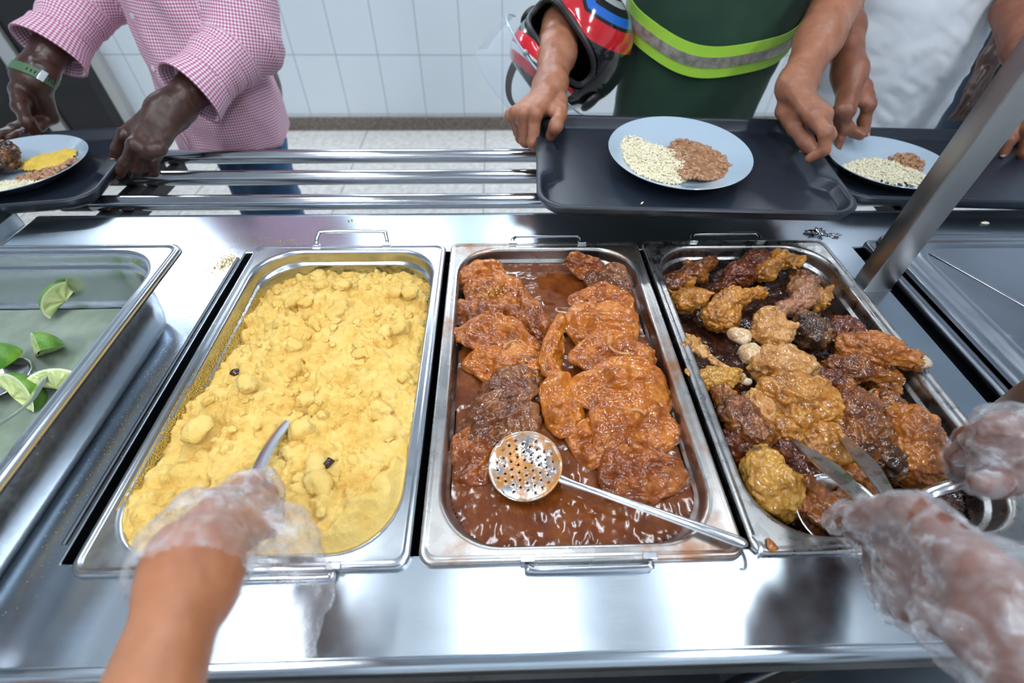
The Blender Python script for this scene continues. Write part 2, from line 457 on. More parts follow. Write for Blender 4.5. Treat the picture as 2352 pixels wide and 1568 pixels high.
# dark glazed door in the wall, aluminium frame
d = bpy.data.objects.new('door_1', None); link(d); d['kind'] = 'structure'
MB().box(-3.55, -2.36, WALL_Y-.03, WALL_Y-.012, .0, 2.1).build('glass_panel', M['dark_glass'], d, smooth=False, sharp=None)
for (x0, x1) in ((-2.36, -2.30), (-2.86, -2.765), (-3.6, -3.53)):
    MB().box(x0, x1, WALL_Y-.06, WALL_Y-.001, 0, 2.16).build('frame_post', M['aluminium'], d, bevel=.004)
MB().box(-3.6, -2.30, WALL_Y-.055, WALL_Y-.001, 2.10, 2.16).build('frame_head', M['aluminium'], d, bevel=.004)
MB().box(-2.43, -2.362, WALL_Y-.06, WALL_Y-.031, .0, 2.1).build('door_stile', M['black_paint'], d, bevel=.004)
MB().tube([(-2.32, WALL_Y-.075, .02), (-2.32, WALL_Y-.075, .06)], .018, 12).build('floor_pivot', M['aluminium'], d)

# ceiling lamps, with an unseen fill pair added over the serving side
for i, (x, y) in enumerate(FIX):
    t = thing('ceiling_light', 'white ceiling panel light over the ' + ['meat pan', 'lime pan', 'covered pans', 'wall behind the customer in green', 'wall right of the customer in pink', 'wall behind the customer in white', 'dark door', 'left serving side, added as unseen fill', 'right serving side, added as unseen fill'][i], 'ceiling light', (x, y, CEIL), math.pi/2 if y > 2 else 0, group='ceiling lights')
    MB().box(-.105, .105, -.52, .52, -.05, 0).build('housing', M['paint_white'], t, smooth=False, sharp=None)
    MB().box(-.09, .09, -.50, .50, -.056, -.051).build('diffuser', M['lamp_wall' if y > 2 else 'lamp_fill' if y < -1 else 'lamp'], t, smooth=False, sharp=None)

# ------------------------------------------------------------------ serving counter
CT = .88            # counter top
def plate_with_holes(x0, x1, y0, y1, z0, z1, holes):
    """flat plate with rectangular holes (hx0,hx1,hy0,hy1)"""
    bm = bmesh.new()
    xs = sorted({x0, x1, *[h[0] for h in holes], *[h[1] for h in holes]}); ys = sorted({y0, y1, *[h[2] for h in holes], *[h[3] for h in holes]})
    mb = MB()
    inh = lambda x, y: any(h[0] < x < h[1] and h[2] < y < h[3] for h in holes)
    ok = {}
    for i in range(len(xs)-1):
        for j in range(len(ys)-1):
            ok[i, j] = not inh((xs[i]+xs[i+1])/2, (ys[j]+ys[j+1])/2)
    V = {}; VV = []; F = []
    def v(i, j, k):
        if (i, j, k) not in V: V[i, j, k] = len(VV); VV.append((xs[i], ys[j], (z0, z1)[k]))
        return V[i, j, k]
    for (i, j), o in ok.items():
        if not o: continue
        F.append((v(i, j, 1), v(i+1, j, 1), v(i+1, j+1, 1), v(i, j+1, 1)))
        F.append((v(i, j, 0), v(i, j+1, 0), v(i+1, j+1, 0), v(i+1, j, 0)))
        for (di, dj, a, b) in ((0, -1, (i, j), (i+1, j)), (1, 0, (i+1, j), (i+1, j+1)), (0, 1, (i+1, j+1), (i, j+1)), (-1, 0, (i, j+1), (i, j))):
            if not ok.get((i+di, j+dj), False):
                F.append((v(*a, 0), v(*b, 0), v(*b, 1), v(*a, 1)))
    return mb.add(VV, F)
ctr = thing('serving_counter', 'long stainless steel serving counter with wells holding the food pans', 'counter')
CX0, CX1 = -.775, 1.9
CXL = -2.2
holes = [(CXL, CX0, .412, .632), (-.350, .648, .012, .518), (.708, 1.44, .012, .518)]
mb = plate_with_holes(CXL, CX1, -.0745, .632, CT-.03, CT, holes)
mb.build('countertop', M['counter_steel'], ctr, sharp=30, bevel=.0022)
# rolled front and back edges
pr = [(-.0743, 0), (-.0785, -.0008), (-.0820, -.0035), (-.084, -.008), (-.0845, -.014), (-.0845, -.055), (-.082, -.058), (-.079, -.056), (-.078, -.03), (-.0743, -.0295)]
MB().loft([[(x, y, CT+z) for (y, z) in pr] for x in np.linspace(CXL, CX1, 12)], True, True, True).build('front_edge', M['counter_steel'], ctr, sharp=50)
pr = [(.6318, 0), (.640, -.002), (.645, -.008), (.646, -.02), (.646, -.06), (.638, -.06), (.634, -.03), (.6318, -.0295)]
MB().loft([[(x, y, CT+z) for (y, z) in pr] for x in np.linspace(CX0, CX1, 12)][::-1], True, True, True).build('back_edge', M['counter_steel'], ctr, sharp=50)
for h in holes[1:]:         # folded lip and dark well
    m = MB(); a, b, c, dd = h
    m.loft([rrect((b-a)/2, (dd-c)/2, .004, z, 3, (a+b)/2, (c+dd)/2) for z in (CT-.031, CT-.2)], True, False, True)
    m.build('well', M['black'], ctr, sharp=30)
m = MB()
for (x0, x1) in ((-.356, -.350),):
    m.tube([(x0+.0005, .03, CT+.0012), (x0+.0005, .5, CT+.0012)], .0028, 8)
m.build('well_trim', M['tube_steel'], ctr)
MB().box(CXL+.02, CX1-.02, -.05, .39, .16, .19).build('lower_shelf', M['counter_steel'], ctr, bevel=.004)
for x in (CX0+.06, .55, CX1-.06):
    for y in (-.03, .37):
        MB().tube([(x, y, 0), (x, y, CT-.03)], .02, 14).build('leg', M['tube_steel'], ctr)
MB().box(CX0+.01, CX1-.01, .595, .61, .19, CT-.03).build('customer_side_panel', M['counter_steel'], ctr, smooth=False, sharp=None)

# neighbouring unit on the left, a little higher, with a gap
nb = thing('side_counter', 'raised stainless counter unit at the left behind the lime pan', 'counter')
m = MB().box(-2.2, -.805, .425, .637, CT-.02, CT+.016); m.build('countertop', M['counter_steel'], nb, bevel=.006)
MB().box(-2.18, -.815, .440, .62, .1, CT-.021).build('cabinet_body', M['counter_steel'], nb, bevel=.004)

# rubber mat on the floor of the serving side
tag(MB().box(-1.6, 2.2, -1.1, -.12, 0, .014).build('floor_mat', M['rubber'], smooth=False, sharp=None), 'black textured rubber mat on the floor below the counter front', 'mat')

# tray slide: three tubes on brackets
sl = thing('tray_slide', 'three chromed tubes of the tray slide behind the counter', 'tray rail')
for (y, z) in ((.688, .8755), (.786, .8755), (.882, .8755)):
    x0 = {.688: -.735, .786: -.70, .882: -.72}[y]
    for (a0, a1) in ((x0, 2.0), (-2.1, x0-.05)):
        MB().tube([(a0, y, z), (a0+.0005, y, z), (a1, y, z)], .0150, 24).build('rail', M['tube_steel'], sl)
    MB().tube([(x0-.028, y, z), (x0+.03, y, z)], .0152, 20).build('tube_plug', M['black_paint'], sl)
for x in (-.69, -.645, .9, -1.9):
    MB().box(x-.011, x+.011, .646, .90, .832, .860).build('bracket', M['black_paint'], sl, bevel=.002)
    MB().box(x-.011, x+.011, .6465, .656, .70, .832).build('bracket_strut', M['black_paint'], sl, bevel=.002)

# sneeze guard: two posts carrying a clear shelf
sg = thing('sneeze_guard', 'clear shelf on square brushed steel posts standing on the counter', 'sneeze guard')
for (x, y) in ((.6865, .418), (.700, .150)):
    m = MB().loft([rrect(.0215, .0155, .002, z, 3, x, y) for z in (CT, CT+.5)], True, True, True)
    m.build('post', M['post_steel'], sg, sharp=30)
    MB().loft([rrect(.0225, .0165, .002, z, 3, x, y) for z in (CT, CT+.0012)], True, True, True).build('post_foot', M['pan_steel'], sg, sharp=30)
m = MB().loft([rrect(.80, .17, .012, z, 4, .523+.80, .40+.17) for z in (CT+.383, CT+.384, CT+.390, CT+.391)], True, True, True)
m.build('clear_shelf', M['clear_plastic'], sg, sharp=30)
# ------------------------------------------------------------------ gastronorm pans
ZR = CT+.008
def pan_mesh(hx, hy, depth, rc=.066, zr=0.0):
    q = [(0.0, -.0085, .014), (.0002, -.0035, .014), (.0012, -.0008, .014), (.0035, 0, .013), (.006, -.0006, .012), (.0078, -.0016, .012), (.0088, -.0017, .012),
         (.0128, -.0015, rc), (.0150, -.0018, rc), (.0172, -.0034, rc), (.0182, -.007, rc), (.0190, -.014, rc), (.0195, -.0205, rc),
         (.0205, -.0228, rc), (.0235, -.0245, rc), (.0245, -.027, rc), (.026, -.045, rc-.002), (.030, -depth+.022, rc-.006), (.034, -depth+.009, rc-.01), (.043, -depth+.0015, rc-.016), (.055, -depth, rc-.02)]
    m = MB(); L = [rrect(hx-o, hy-o, r, zr+z, 10) for (o, z, r) in q]
    m.loft(L, True, False, True)
    return m
def handle(w, yout, up, tilt):
    """wire bail handle: local x along the pan end, y outward"""
    c, s = math.cos(tilt), math.sin(tilt)
    P = [(-w, 0, -.002), (-w, .006*c, .006*s), (-w+.003, yout*.75*c, yout*.75*s), (-w+.012, yout*c, yout*s), (w-.012, yout*c, yout*s), (w-.003, yout*.75*c, yout*.75*s), (w, .006*c, .006*s), (w, 0, -.002)]
    return MB().tube(smoothpath(P, 5), .0032, 10)
def make_pan(name, label, x, y, depth, mat, back=None, front=None, hx=.1625, hy=.265, z=ZR, rot=0.0):
    t = thing(name, label, 'food pan', (x, y, z), rot)
    o = pan_mesh(hx, hy, depth).build('pan_body', mat, t, sharp=50)
    sd = o.modifiers.new('solid', 'SOLIDIFY'); sd.thickness = .0012; sd.offset = -1
    for (spec, sg) in ((back, 1), (front, -1)):
        if spec is None: continue
        dx, tilt, yo = spec
        h = handle(.060, yo, 0, tilt).build('handle', M['tube_steel'], t)
        h.location = (dx, sg*(hy+.001), .001); h.rotation_euler = (0, 0, 0 if sg > 0 else math.pi)
        for q in (-.060, .060):
            MB().box(q-.007, q+.007, -.0075, -.001, -.003, .002).build('handle_lug', M['pan_steel'], h, bevel=.0008)
    return t
P_FAR = make_pan('food_pan', 'steel pan heaped with yellow toasted flour, left of the stew pan', -.170, .2625, .095, M['pan_steel'], (.0, .55, .022), (.03, -.8, .005))
P_MEAT = make_pan('food_pan', 'steel pan of beef in brown sauce between the other two full pans', .1625, .265, .095, M['sauce_pan'], (.005, .12, .013), (.005, -.6, .0065))
P_CHK = make_pan('food_pan', 'steel pan of roast chicken pieces, beside the guard post', .4945, .2675, .095, M['stained_pan'], (-.01, .12, .013), (.02, -.6, .0065))
P_LIME = make_pan('food_pan', 'large steel pan with lime wedges standing on top of the counter', -.680, .138, .098, M['pan_steel'], None, None, .325, .265, CT+.1005)
P_COV = make_pan('food_pan', 'covered steel pan in the right well, under the creased lid', .889, .265, .065, M['lid_steel'])
P_COV2 = make_pan('food_pan', 'covered steel pan cut by the right edge, behind the creased lid', 1.225, .265, .065, M['lid_steel'])

def lid(label, x, y, z):
    t = thing('pan_lid', label, 'pan lid', (x, y, z), -.004)
    hx, hy = .158, .260
    hw, hd = .050, .036        # handle recess
    q = [(0, -.008, .018), (.0003, -.003, .018), (.002, 0, .017), (.007, .0003, .015), (.010, -.0012, .015), (.013, -.0014, .015), (.020, -.0012, .05), (.024, .0012, .05), (.030, .0042, .048), (.036, .0050, .046), (.042, .0046, .044), (.047, .0026, .042)]
    L = [rrect(hx-o, hy-o, r, zz, 10) for (o, zz, r) in q]
    n = len(L[0]); m = MB(); m.loft(L, True)
    # pyramid panel: facets rising to the handle recess, creased along the diagonals
    out = np.array(L[-1]); 
    def ring(s, zz, mixr):
        P = []
        for p in out:
            e = np.array([p[0], p[1]])
            a = math.atan2(e[1]/hd, e[0]/hw); tgt = np.array([hw*math.cos(a), hd*math.sin(a)])
            v = e*(1-s)+tgt*s
            P.append((v[0], v[1], zz))
        return P
    rings = [L[-1]]+[ring(s, .0026+.0075*s, s) for s in (.03, .3, .6, .9, .97)]+[]
    rings.append(ring(1.0, .0098, 1)); 
    def scaled(f, zz): return [(p[0]*f, p[1]*f, zz) for p in ring(1.0, 0, 1)]
    rings += [scaled(.95, .0085), scaled(.88, .002), scaled(.75, -.008), scaled(.5, -.013), scaled(.2, -.0145)]
    m.loft(rings, True, False, True)
    o = m.build('lid_panel', M['lid_steel'], t, sharp=60)
    # pressed ribs along the diagonals
    r = MB()
    for sx in (-1, 1):
        for sy in (-1, 1):
            r.tube([(sx*.102, sy*.200, .0040), (sx*.07, sy*.12, .0062), (sx*.038, sy*.029, .0092)], [(.0030, .0012), (.0030, .0014), (.002, .001)], 8)
    r.build('pressed_rib', M['tube_steel'], t)
    g = MB().tube(smoothpath([(-.047, 0, .007), (-.03, 0, .0105), (.03, 0, .0105), (.047, 0, .007)], 5), [(.013, .0025)]*16, 12)
    g.build('grip_bar', M['lid_steel'], t)
    m2 = MB()
    return t
lid('creased stainless lid with oval grip recess behind the guard post', .904, .272, ZR+.0095)
lid('stainless lid at the far right edge, beyond the creased lid', 1.240, .272, ZR+.0095)
# ------------------------------------------------------------------ food: toasted flour
def hfield(name, x0, x1, y0, y1, step, inside, zf, m, z0=None):
    nx = int((x1-x0)/step)+1; ny = int((y1-y0)/step)+1
    X, Y = np.meshgrid(np.linspace(x0, x1, nx), np.linspace(y0, y1, ny), indexing='ij')
    Zv = zf(X, Y); ok = inside(X, Y, Zv)
    idx = -np.ones(X.shape, int); idx[ok] = np.arange(ok.sum())
    V = np.stack([X[ok], Y[ok], Zv[ok]], 1)
    q = np.stack([idx[:-1, :-1], idx[1:, :-1], idx[1:, 1:], idx[:-1, 1:]], -1).reshape(-1, 4)
    return V, q[(q >= 0).all(1)]
def pan_half(depth_below):
    """inner half-size reduction of a pan at a depth below its rim"""
    d = np.asarray(depth_below)
    return np.interp(d, [0, .0018, .0034, .007, .014, .0205, .0228, .0245, .027, .045, .08, .095], [.0120, .0150, .0172, .0182, .0190, .0195, .0205, .0235, .0245, .026, .031, .05])
def in_pan(X, Y, hx, hy, inset, r=.064):
    ax = np.abs(X)-(hx-inset-r); ay = np.abs(Y)-(hy-inset-r)
    d = np.hypot(np.maximum(ax, 0), np.maximum(ay, 0))+np.minimum(np.maximum(ax, ay), 0)-r
    return d
FX, FY = -.170, .2625
rg = np.random.default_rng(3)
lumps = []
for i in range(120):
    lumps.append((rg.uniform(-.125, .13), rg.uniform(-.23, .22), rg.uniform(.004, .011)*(1.6 if i < 12 else 1), rg.uniform(.6, 1.3), rg.uniform(0, 3.14)))
lumps += [(.010, .107, .017, 1.5, .3), (-.045, .13, .014, 1.1, 1.0), (-.055, .222, .016, 1.0, .2), (.085, .16, .015, .9, 0), (.115, .15, .014, 1, .5), (.012, -.065, .014, 1.2, .4), (.02, -.11, .018, 1.1, 0), (-.095, -.115, .018, 1.1, .7), (-.06, -.05, .015, 1.3, 2), (.11, .06, .014, 1, 1), (-.03, .03, .013, 1.2, 1.1)]
def farofa_z(X, Y):
    e = np.interp(Y, [-.24, -.2, -.16, -.06, .01, .15, .24], [-.006, -.008, -.012, -.020, -.030, -.040, -.056])
    left = np.clip((X+.1425)/.08, 0, 1); left = left*left*(3-2*left)
    back = np.clip((.245-Y)/.07, 0, 1); front = np.clip((Y+.245)/.05, 0, 1)
    z = e+left*.016*(.4+.6*back)+.006*np.sin(np.clip((X+.14)/.28, 0, 1)*3.14)-.006*(1-front)
    P = np.stack([X, Y, 0*X], -1)
    z = z+.0075*fbm(P*15, 3, 2)+.0085*np.abs(fbm(P*44, 3, 5))+.0032*fbm(P*120, 3, 9)-.004
    for (lx, ly, r, asp, a) in lumps:
        dx, dy = X-lx, Y-ly
        mk = np.hypot(dx, dy) < r*2
        if not mk.any(): continue
        c, s = math.cos(a), math.sin(a)
        u = (dx[mk]*c+dy[mk]*s)/(r*asp); v = (-dx[mk]*s+dy[mk]*c)/r
        base = float(z[mk].mean())
        n = .25*fbm(np.stack([dx[mk], dy[mk], 0*dx[mk]], -1)*90+lx*900, 3, 4)
        rr = np.sqrt(u*u+v*v)+n*.5
        top = base-.30*r+np.sqrt(np.clip(1-rr*rr, 0, 1))*r*.85+n*r*.25
        z[mk] = np.where(rr < 1, np.maximum(z[mk], top), z[mk]-.0016*np.clip(1.5-rr, 0, .5))
    dw = -in_pan(X, Y, .1625, .265, .0195)
    z = z+.0013*np.abs(fbm(P*85, 2, 31))
    return np.minimum(z+.0007*fbm(P*380, 2, 21), -.0040+np.clip(dw, 0, 1)*.75+np.clip(dw/.01, 0, 1)*(.003*fbm(P*60, 3, 41)+.0015*fbm(P*170, 2, 43)))
V, F = hfield('f', -.15, .15, -.255, .255, .00135, lambda X, Y, z: in_pan(X, Y, .1625, .265, pan_half(-z)) < .0010, farofa_z, None)
V = V+np.array([FX, FY, ZR])
# loose clumps lying on the heap
bm = bmesh.new(); bmesh.ops.create_icosphere(bm, subdivisions=3, radius=1)
IV = np.array([v.co[:] for v in bm.verts]); IF = np.array([[v.index for v in f.verts] for f in bm.faces]); bm.free()
F = [tuple(f) for f in F]; rl = np.random.default_rng(8); CV = []; nV = len(V)
for i in range(230):
    r = float(np.clip(rl.lognormal(-5.55, .52), .0015, .0125)); x, y = rl.uniform(-.125, .128), rl.uniform(-.225, .225)
    if i < 16: x, y, r = [(.010, .107, .0150), (-.045, .13, .011), (-.055, .222, .013), (.085, .16, .012), (.112, .15, .012), (.012, -.065, .011), (.02, -.11, .015), (-.095, -.115, .015), (-.06, -.05, .012), (.11, .06, .011), (-.03, .03, .010), (-.02, .085, .010), (.06, .02, .011), (-.07, .08, .009), (.03, .19, .010), (.05, -.16, .012)][i]
    q = IV*(1+.30*fbm(IV*1.4+i*3.1, 3, i))[:, None]+IV*(.10*fbm(IV*5+i, 2, i+3))[:, None]
    q = q*r*np.array([rl.uniform(.9, 1.5), 1, rl.uniform(.6, .8)]); a_ = rl.uniform(0, 3.14); c_, s_ = math.cos(a_), math.sin(a_)
    q = np.stack([q[:, 0]*c_-q[:, 1]*s_, q[:, 0]*s_+q[:, 1]*c_, q[:, 2]], 1)
    z = float(farofa_z(np.array([[x]]), np.array([[y]]))[0, 0])
    CV.append(q+np.array([FX+x, FY+y, ZR+z+.12*r])); F += [tuple(int(k)+nV for k in f) for f in IF]; nV += len(IV)
V = np.concatenate([V]+CV)
fo = mesh('toasted_flour', V, F, M['toasted_flour'])
tag(fo, 'heap of clumpy yellow toasted flour filling the left of the three full pans', 'side dish', kind='stuff')
# charred bits in the flour
def blob(name, c, r, seed, m, parent=None, amp=.35, res=2, fr=1.3, squash=(1, 1, 1), rot=None):
    bm = bmesh.new(); bmesh.ops.create_icosphere(bm, subdivisions=res, radius=1)
    V = np.array([v.co[:] for v in bm.verts]); F = [[v.index for v in f.verts] for f in bm.faces]; bm.free()
    V = V*(1+amp*fbm(V*fr+seed*7.7, 3, seed))[:, None]*np.array(squash)*r
    if rot is not None: V = V@np.array(Euler(rot).to_matrix()).T
    o = mesh(name, V, F, m, parent); o.location = c; return o
def fz(x, y): return ZR+float(farofa_z(np.array([[x-FX]]), np.array([[y-FY]]))[0, 0])
for i, (x, y, lb) in enumerate(((-.277, .262, 'dark brown crisp bit on the left slope of the flour heap'), (-.108, .105, 'small black burnt bit on the flour heap, right of the spoon'))):
    tag(blob('burnt_bit', (x, y, fz(x, y)+.002), .006, i+3, M['chicken_dark'], amp=.6, squash=(1, 1, .6)), lb, 'burnt bit')

# loose flour dust on the pan wall and spilt on the counter
def grains(P, r):
    m = MB(); V = []; F = []
    o = np.array([(1, 0, -.3), (-.5, .87, -.3), (-.5, -.87, -.3), (0, 0, 1.0)])
    f = [(0, 1, 3), (1, 2, 3), (2, 0, 3), (0, 2, 1)]
    for i, (p, s) in enumerate(zip(P, r)):
        a = (i*2.39996) % 6.283; c, q = math.cos(a), math.sin(a)
        b = len(V)
        for k in o: V.append((p[0]+s*(k[0]*c-k[1]*q), p[1]+s*(k[0]*q+k[1]*c), p[2]+s*k[2]))
        F += [(b+x, b+y, b+z) for x, y, z in f]
    return V, F
rg = np.random.default_rng(11); P = []; R = []
for i in range(5200):
    y = rg.uniform(-.2, .205); side = rg.random()
    e = float(np.interp(y, [-.24, -.2, -.16, -.06, .01, .15, .24], [-.006, -.008, -.012, -.020, -.030, -.040, -.056]))
    d = max(.001, -e-abs(rg.normal(0, .011)))
    P.append((FX-(.1625-float(pan_half(d)))+.0008, FY+y, ZR-d)); R.append(rg.uniform(.0004, .0010))
for i in range(1200):
    x = rg.uniform(-.09, .11); d = .050-abs(rg.normal(0, .008)); d = max(d, .028)
    P.append((FX+x, FY+.265-float(pan_half(d))-.0008, ZR-d)); R.append(rg.uniform(.0004, .0009))
V, F = grains(P, R)
tag(mesh('flour_dust', V, F, M['flour_dust'], smooth=False), 'yellow flour dust clinging to the inner wall of the flour pan', 'crumbs', kind='stuff')
P = []; R = []
def ok_counter(x, y): return not (-.350 < x < .648 and .0 < y < .53) and not (x < -.352 and y < .41 and x < -.39+.0)
for (cx, cy, sx, sy, n, r0, r1) in ((-.372, .492, .008, .010, 420, .0004, .0011), (-.385, .47, .012, .03, 500, .0003, .0008), (-.40, .44, .02, .05, 500, .0003, .0006), (-.36, .40, .006, .09, 200, .0003, .0006), (-.31, .55, .05, .02, 260, .0003, .0009), (-.2, .60, .04, .02, 90, .0004, .0012), (-.37, .2, .01, .12, 260, .0003, .0006)):
    for i in range(n):
        x = rg.normal(cx, sx); y = rg.normal(cy, sy)
        if ok_counter(x, y) and y < .63: P.append((x, y, CT+.0003)); R.append(rg.uniform(r0, r1))
for (x, y) in ((-.19, .615), (-.195, .612), (-.30, .548), (-.375, .478), (-.385, .476), (-.28, .552), (-.24, .56), (-.355, .553), (-.371, .498), (-.366, .497)):
    P.append((x, y, CT+.001)); R.append(.0024)
V, F = grains(P, R)
tag(mesh('spilt_flour', V, F, M['flour_dust'], smooth=False), 'spilt yellow flour crumbs scattered on the steel counter behind the pans', 'crumbs', kind='stuff')

# ------------------------------------------------------------------ beef in sauce
MX, MY = .1625, .265
def sauce_z(X, Y):
    P = np.stack([X, Y, 0*X], -1); fr = np.clip((-Y-.12)/.08, 0, 1)
    z = -.0265+.0016*fbm(P*22, 3, 3)+.0008*fbm(P*70, 2, 6)
    w = P*np.array([75, 40, 1.0])+.6*fbm(P*25, 2, 8)[..., None]
    return z+fr*.0011*fbm(w, 3, 12)
V, F = hfield('s', -.15, .15, -.255, .255, .0022, lambda X, Y, z: in_pan(X, Y, .1625, .265, pan_half(-z)) < .0006, sauce_z, None)
so = mesh('stew_sauce', V+np.array([MX, MY, ZR]), F, M['stew_sauce'])
tag(so, 'thick glossy reddish brown sauce pooled in the middle pan', 'sauce', kind='stuff')

def steak(label, x, y, z, ax, ay, rot, tx, ty, tone, seed, th=.0085, bend=.35, curl=.0):
    nu, nv = 96, 44; rg = np.random.default_rng(seed)
    U = np.linspace(0, 2*np.pi, nu, endpoint=False); nt = 34
    rho = np.concatenate([np.linspace(0, 1, 10)[:-1], 1-np.linspace(0, 1, nt)**1.25]); sg = np.concatenate([-np.ones(9), np.ones(nt)]); nv = len(rho)
    u, cr = np.meshgrid(U, rho, indexing='ij'); sr = sg[None, :]*np.sqrt(np.clip(1-cr**3.2, 0, 1))
    out = 1+.16*fbm(np.stack([np.cos(u)*1.1+seed, np.sin(u)*1.1, 0*u], -1), 3, seed)+.03*fbm(np.stack([np.cos(u)*3.3+seed, np.sin(u)*3.3, 0*u], -1), 2, seed+5)
    out = 1+(out-1)*cr**3
    X = ax*cr*np.cos(u)*out; Y = ay*cr*np.sin(u)*out
    P = np.stack([X, Y, 0*X], -1)
    n1 = fbm(P*38+seed*3.1, 3, seed+1); n2 = fbm(P*np.array([60, 150, 1])+seed, 3, seed+2); n3 = fbm(P*260+seed, 2, seed+3)
    Z = th*sr*(1+.35*n1)+.0045*n1+.0032*np.abs(n2)+.0009*n3+.0052*np.abs(fbm(P*np.array([20, 62, 1])+seed*1.7, 2, seed+6))
    Z = Z-bend*(X/ax)**2*.011+.006*vnoise(P*16+seed*2.2, seed+9)+curl*np.clip((Y/ay-.55)/.45, 0, 1)**2
    V = np.stack([X, Y, Z], -1).reshape(-1, 3); F = []
    for i in range(nu):
        j = (i+1) % nu
        for k in range(nv-1): F.append((i*nv+k, j*nv+k, j*nv+k+1, i*nv+k+1))
    o = mesh('beef_steak', V, F, M['beef_'+tone]); o.location = (x, y, z); o.rotation_euler = (tx, ty, rot)
    return tag(o, label, 'beef', 'beef pieces in the sauce')
ST = [
    ('beef slice with a raised orange corner at the back left of the stew pan', .052, .465, .868, .045, .030, .25, .25, -.15, 'c', 31),
    ('beef slice dusted with yellow flour in the left stack, second from the back', .075, .415, .871, .058, .040, -.35, .22, .10, 'a', 32),
    ('pale ridged beef slice in the left stack, third from the back', .068, .36, .871, .060, .036, -.25, .25, .0, 'b', 33),
    ('broad beef slice at the middle of the left stack', .080, .308, .872, .066, .040, -.3, .22, .12, 'a', 34),
    ('beef slice with a glossy rounded front in the left stack', .088, .262, .870, .055, .036, -.2, .2, .05, 'c', 35),
    ('grey brown torn beef piece in the left stack above the skimmer', .096, .222, .867, .040, .032, .1, .2, -.1, 'd', 36),
    ('flat dark beef slice sunk in sauce above the skimmer', .080, .176, .863, .055, .036, .3, .1, -.05, 'd', 37),
    ('beef slice half covered by sauce left of the skimmer', .052, .128, .860, .040, .035, .6, .05, -.05, 'b', 38),
    ('red lumpy beef piece rising at the back right of the stew pan', .228, .478, .874, .038, .024, -.3, .5, .1, 'b', 39),
    ('dark reddish beef slice under the lumpy piece in the right stack', .262, .435, .868, .046, .036, -.4, .2, .15, 'd', 40),
    ('folded beef slice with upturned edge, third in the right stack', .245, .388, .872, .058, .036, -.15, .3, -.05, 'a', 41),
    ('broad wavy beef slice in the right stack beside the pan wall', .236, .33, .876, .060, .042, -.2, .25, .05, 'c', 42),
    ('beef slice with a curled onion ring on top in the right stack', .238, .275, .876, .066, .040, .1, .22, .0, 'a', 43),
    ('large smooth beef slice at the middle of the right stack', .245, .215, .876, .064, .045, -.1, .24, .02, 'c', 44),
    ('beef slice with rough bumps in the right stack, second from the front', .245, .155, .873, .062, .042, .1, .2, .05, 'a', 45),
    ('front beef slice of the right stack above the skimmer handle', .243, .103, .869, .055, .038, -.15, .18, .0, 'b', 46),
    ('narrow curled beef strip standing between the two stacks', .158, .285, .874, .018, .062, -.15, .1, .5, 'c', 47),
    ('thin beef flap between the stacks behind the curled strip', .140, .36, .866, .020, .055, .3, .1, -.3, 'b', 48),
    ('yellowish beef piece between the stacks above the skimmer', .165, .190, .868, .030, .048, .2, .15, .1, 'c', 49),
    ('small dark beef piece in the middle channel beside the left stack', .118, .255, .864, .030, .028, 0, .1, .1, 'd', 50),
    ('beef fold beside the skimmer bowl and right stack', .195, .140, .866, .034, .030, .4, .1, -.1, 'a', 51),
]
for i, a in enumerate(ST): steak(*a, curl=.006 if i % 3 else .010)
def onion(c, r, a0, a1, rot, label):
    P = [(r*math.cos(t), r*math.sin(t)*.75, 0) for t in np.linspace(a0, a1, 14)]
    o = MB().tube(P, [(.0022, .0012)]*14, 8).build('onion_slice', M['onion'])
    o.location = c; o.rotation_euler = rot; tag(o, label, 'onion', 'onion slices in the stew')
onion((.258, .290, .8885), .024, 2.2, 4.6, (.2, 0, .3), 'translucent curved onion slice on the right stack of beef')
onion((.246, .166, .8845), .016, .2, 3.0, (.15, 0, .2), 'small onion slice on the second beef slice from the front right')
onion((.104, .283, .884), .018, 1.0, 2.4, (.2, 0, .5), 'pale onion sliver on the left stack of beef')
tag(blob('tomato_piece', (.281, .250, .885), .010, 5, M['tomato'], squash=(1.3, .6, .5), rot=(.2, .1, -.6)), 'bright red tomato piece on the right stack beside the pan wall', 'tomato')
tag(blob('tomato_piece', (.031, .315, .878), .013, 6, M['chicken_orange'], squash=(1.2, .7, .5), rot=(.2, .1, .3)), 'orange tomato piece at the left wall of the stew pan', 'tomato')
V, F = grains([(.068+rg.normal(0, .014), .407+rg.normal(0, .010), .8838+abs(rg.normal(0, .0012))) for i in range(90)]+[(.116, .402, .8815), (.195, .384, .889)], [rg.uniform(.0008, .002) for i in range(92)])
tag(mesh('flour_crumbs', V, F, M['toasted_flour'], smooth=False), 'yellow flour crumbs dropped on the beef at the back left', 'crumbs', kind='stuff')

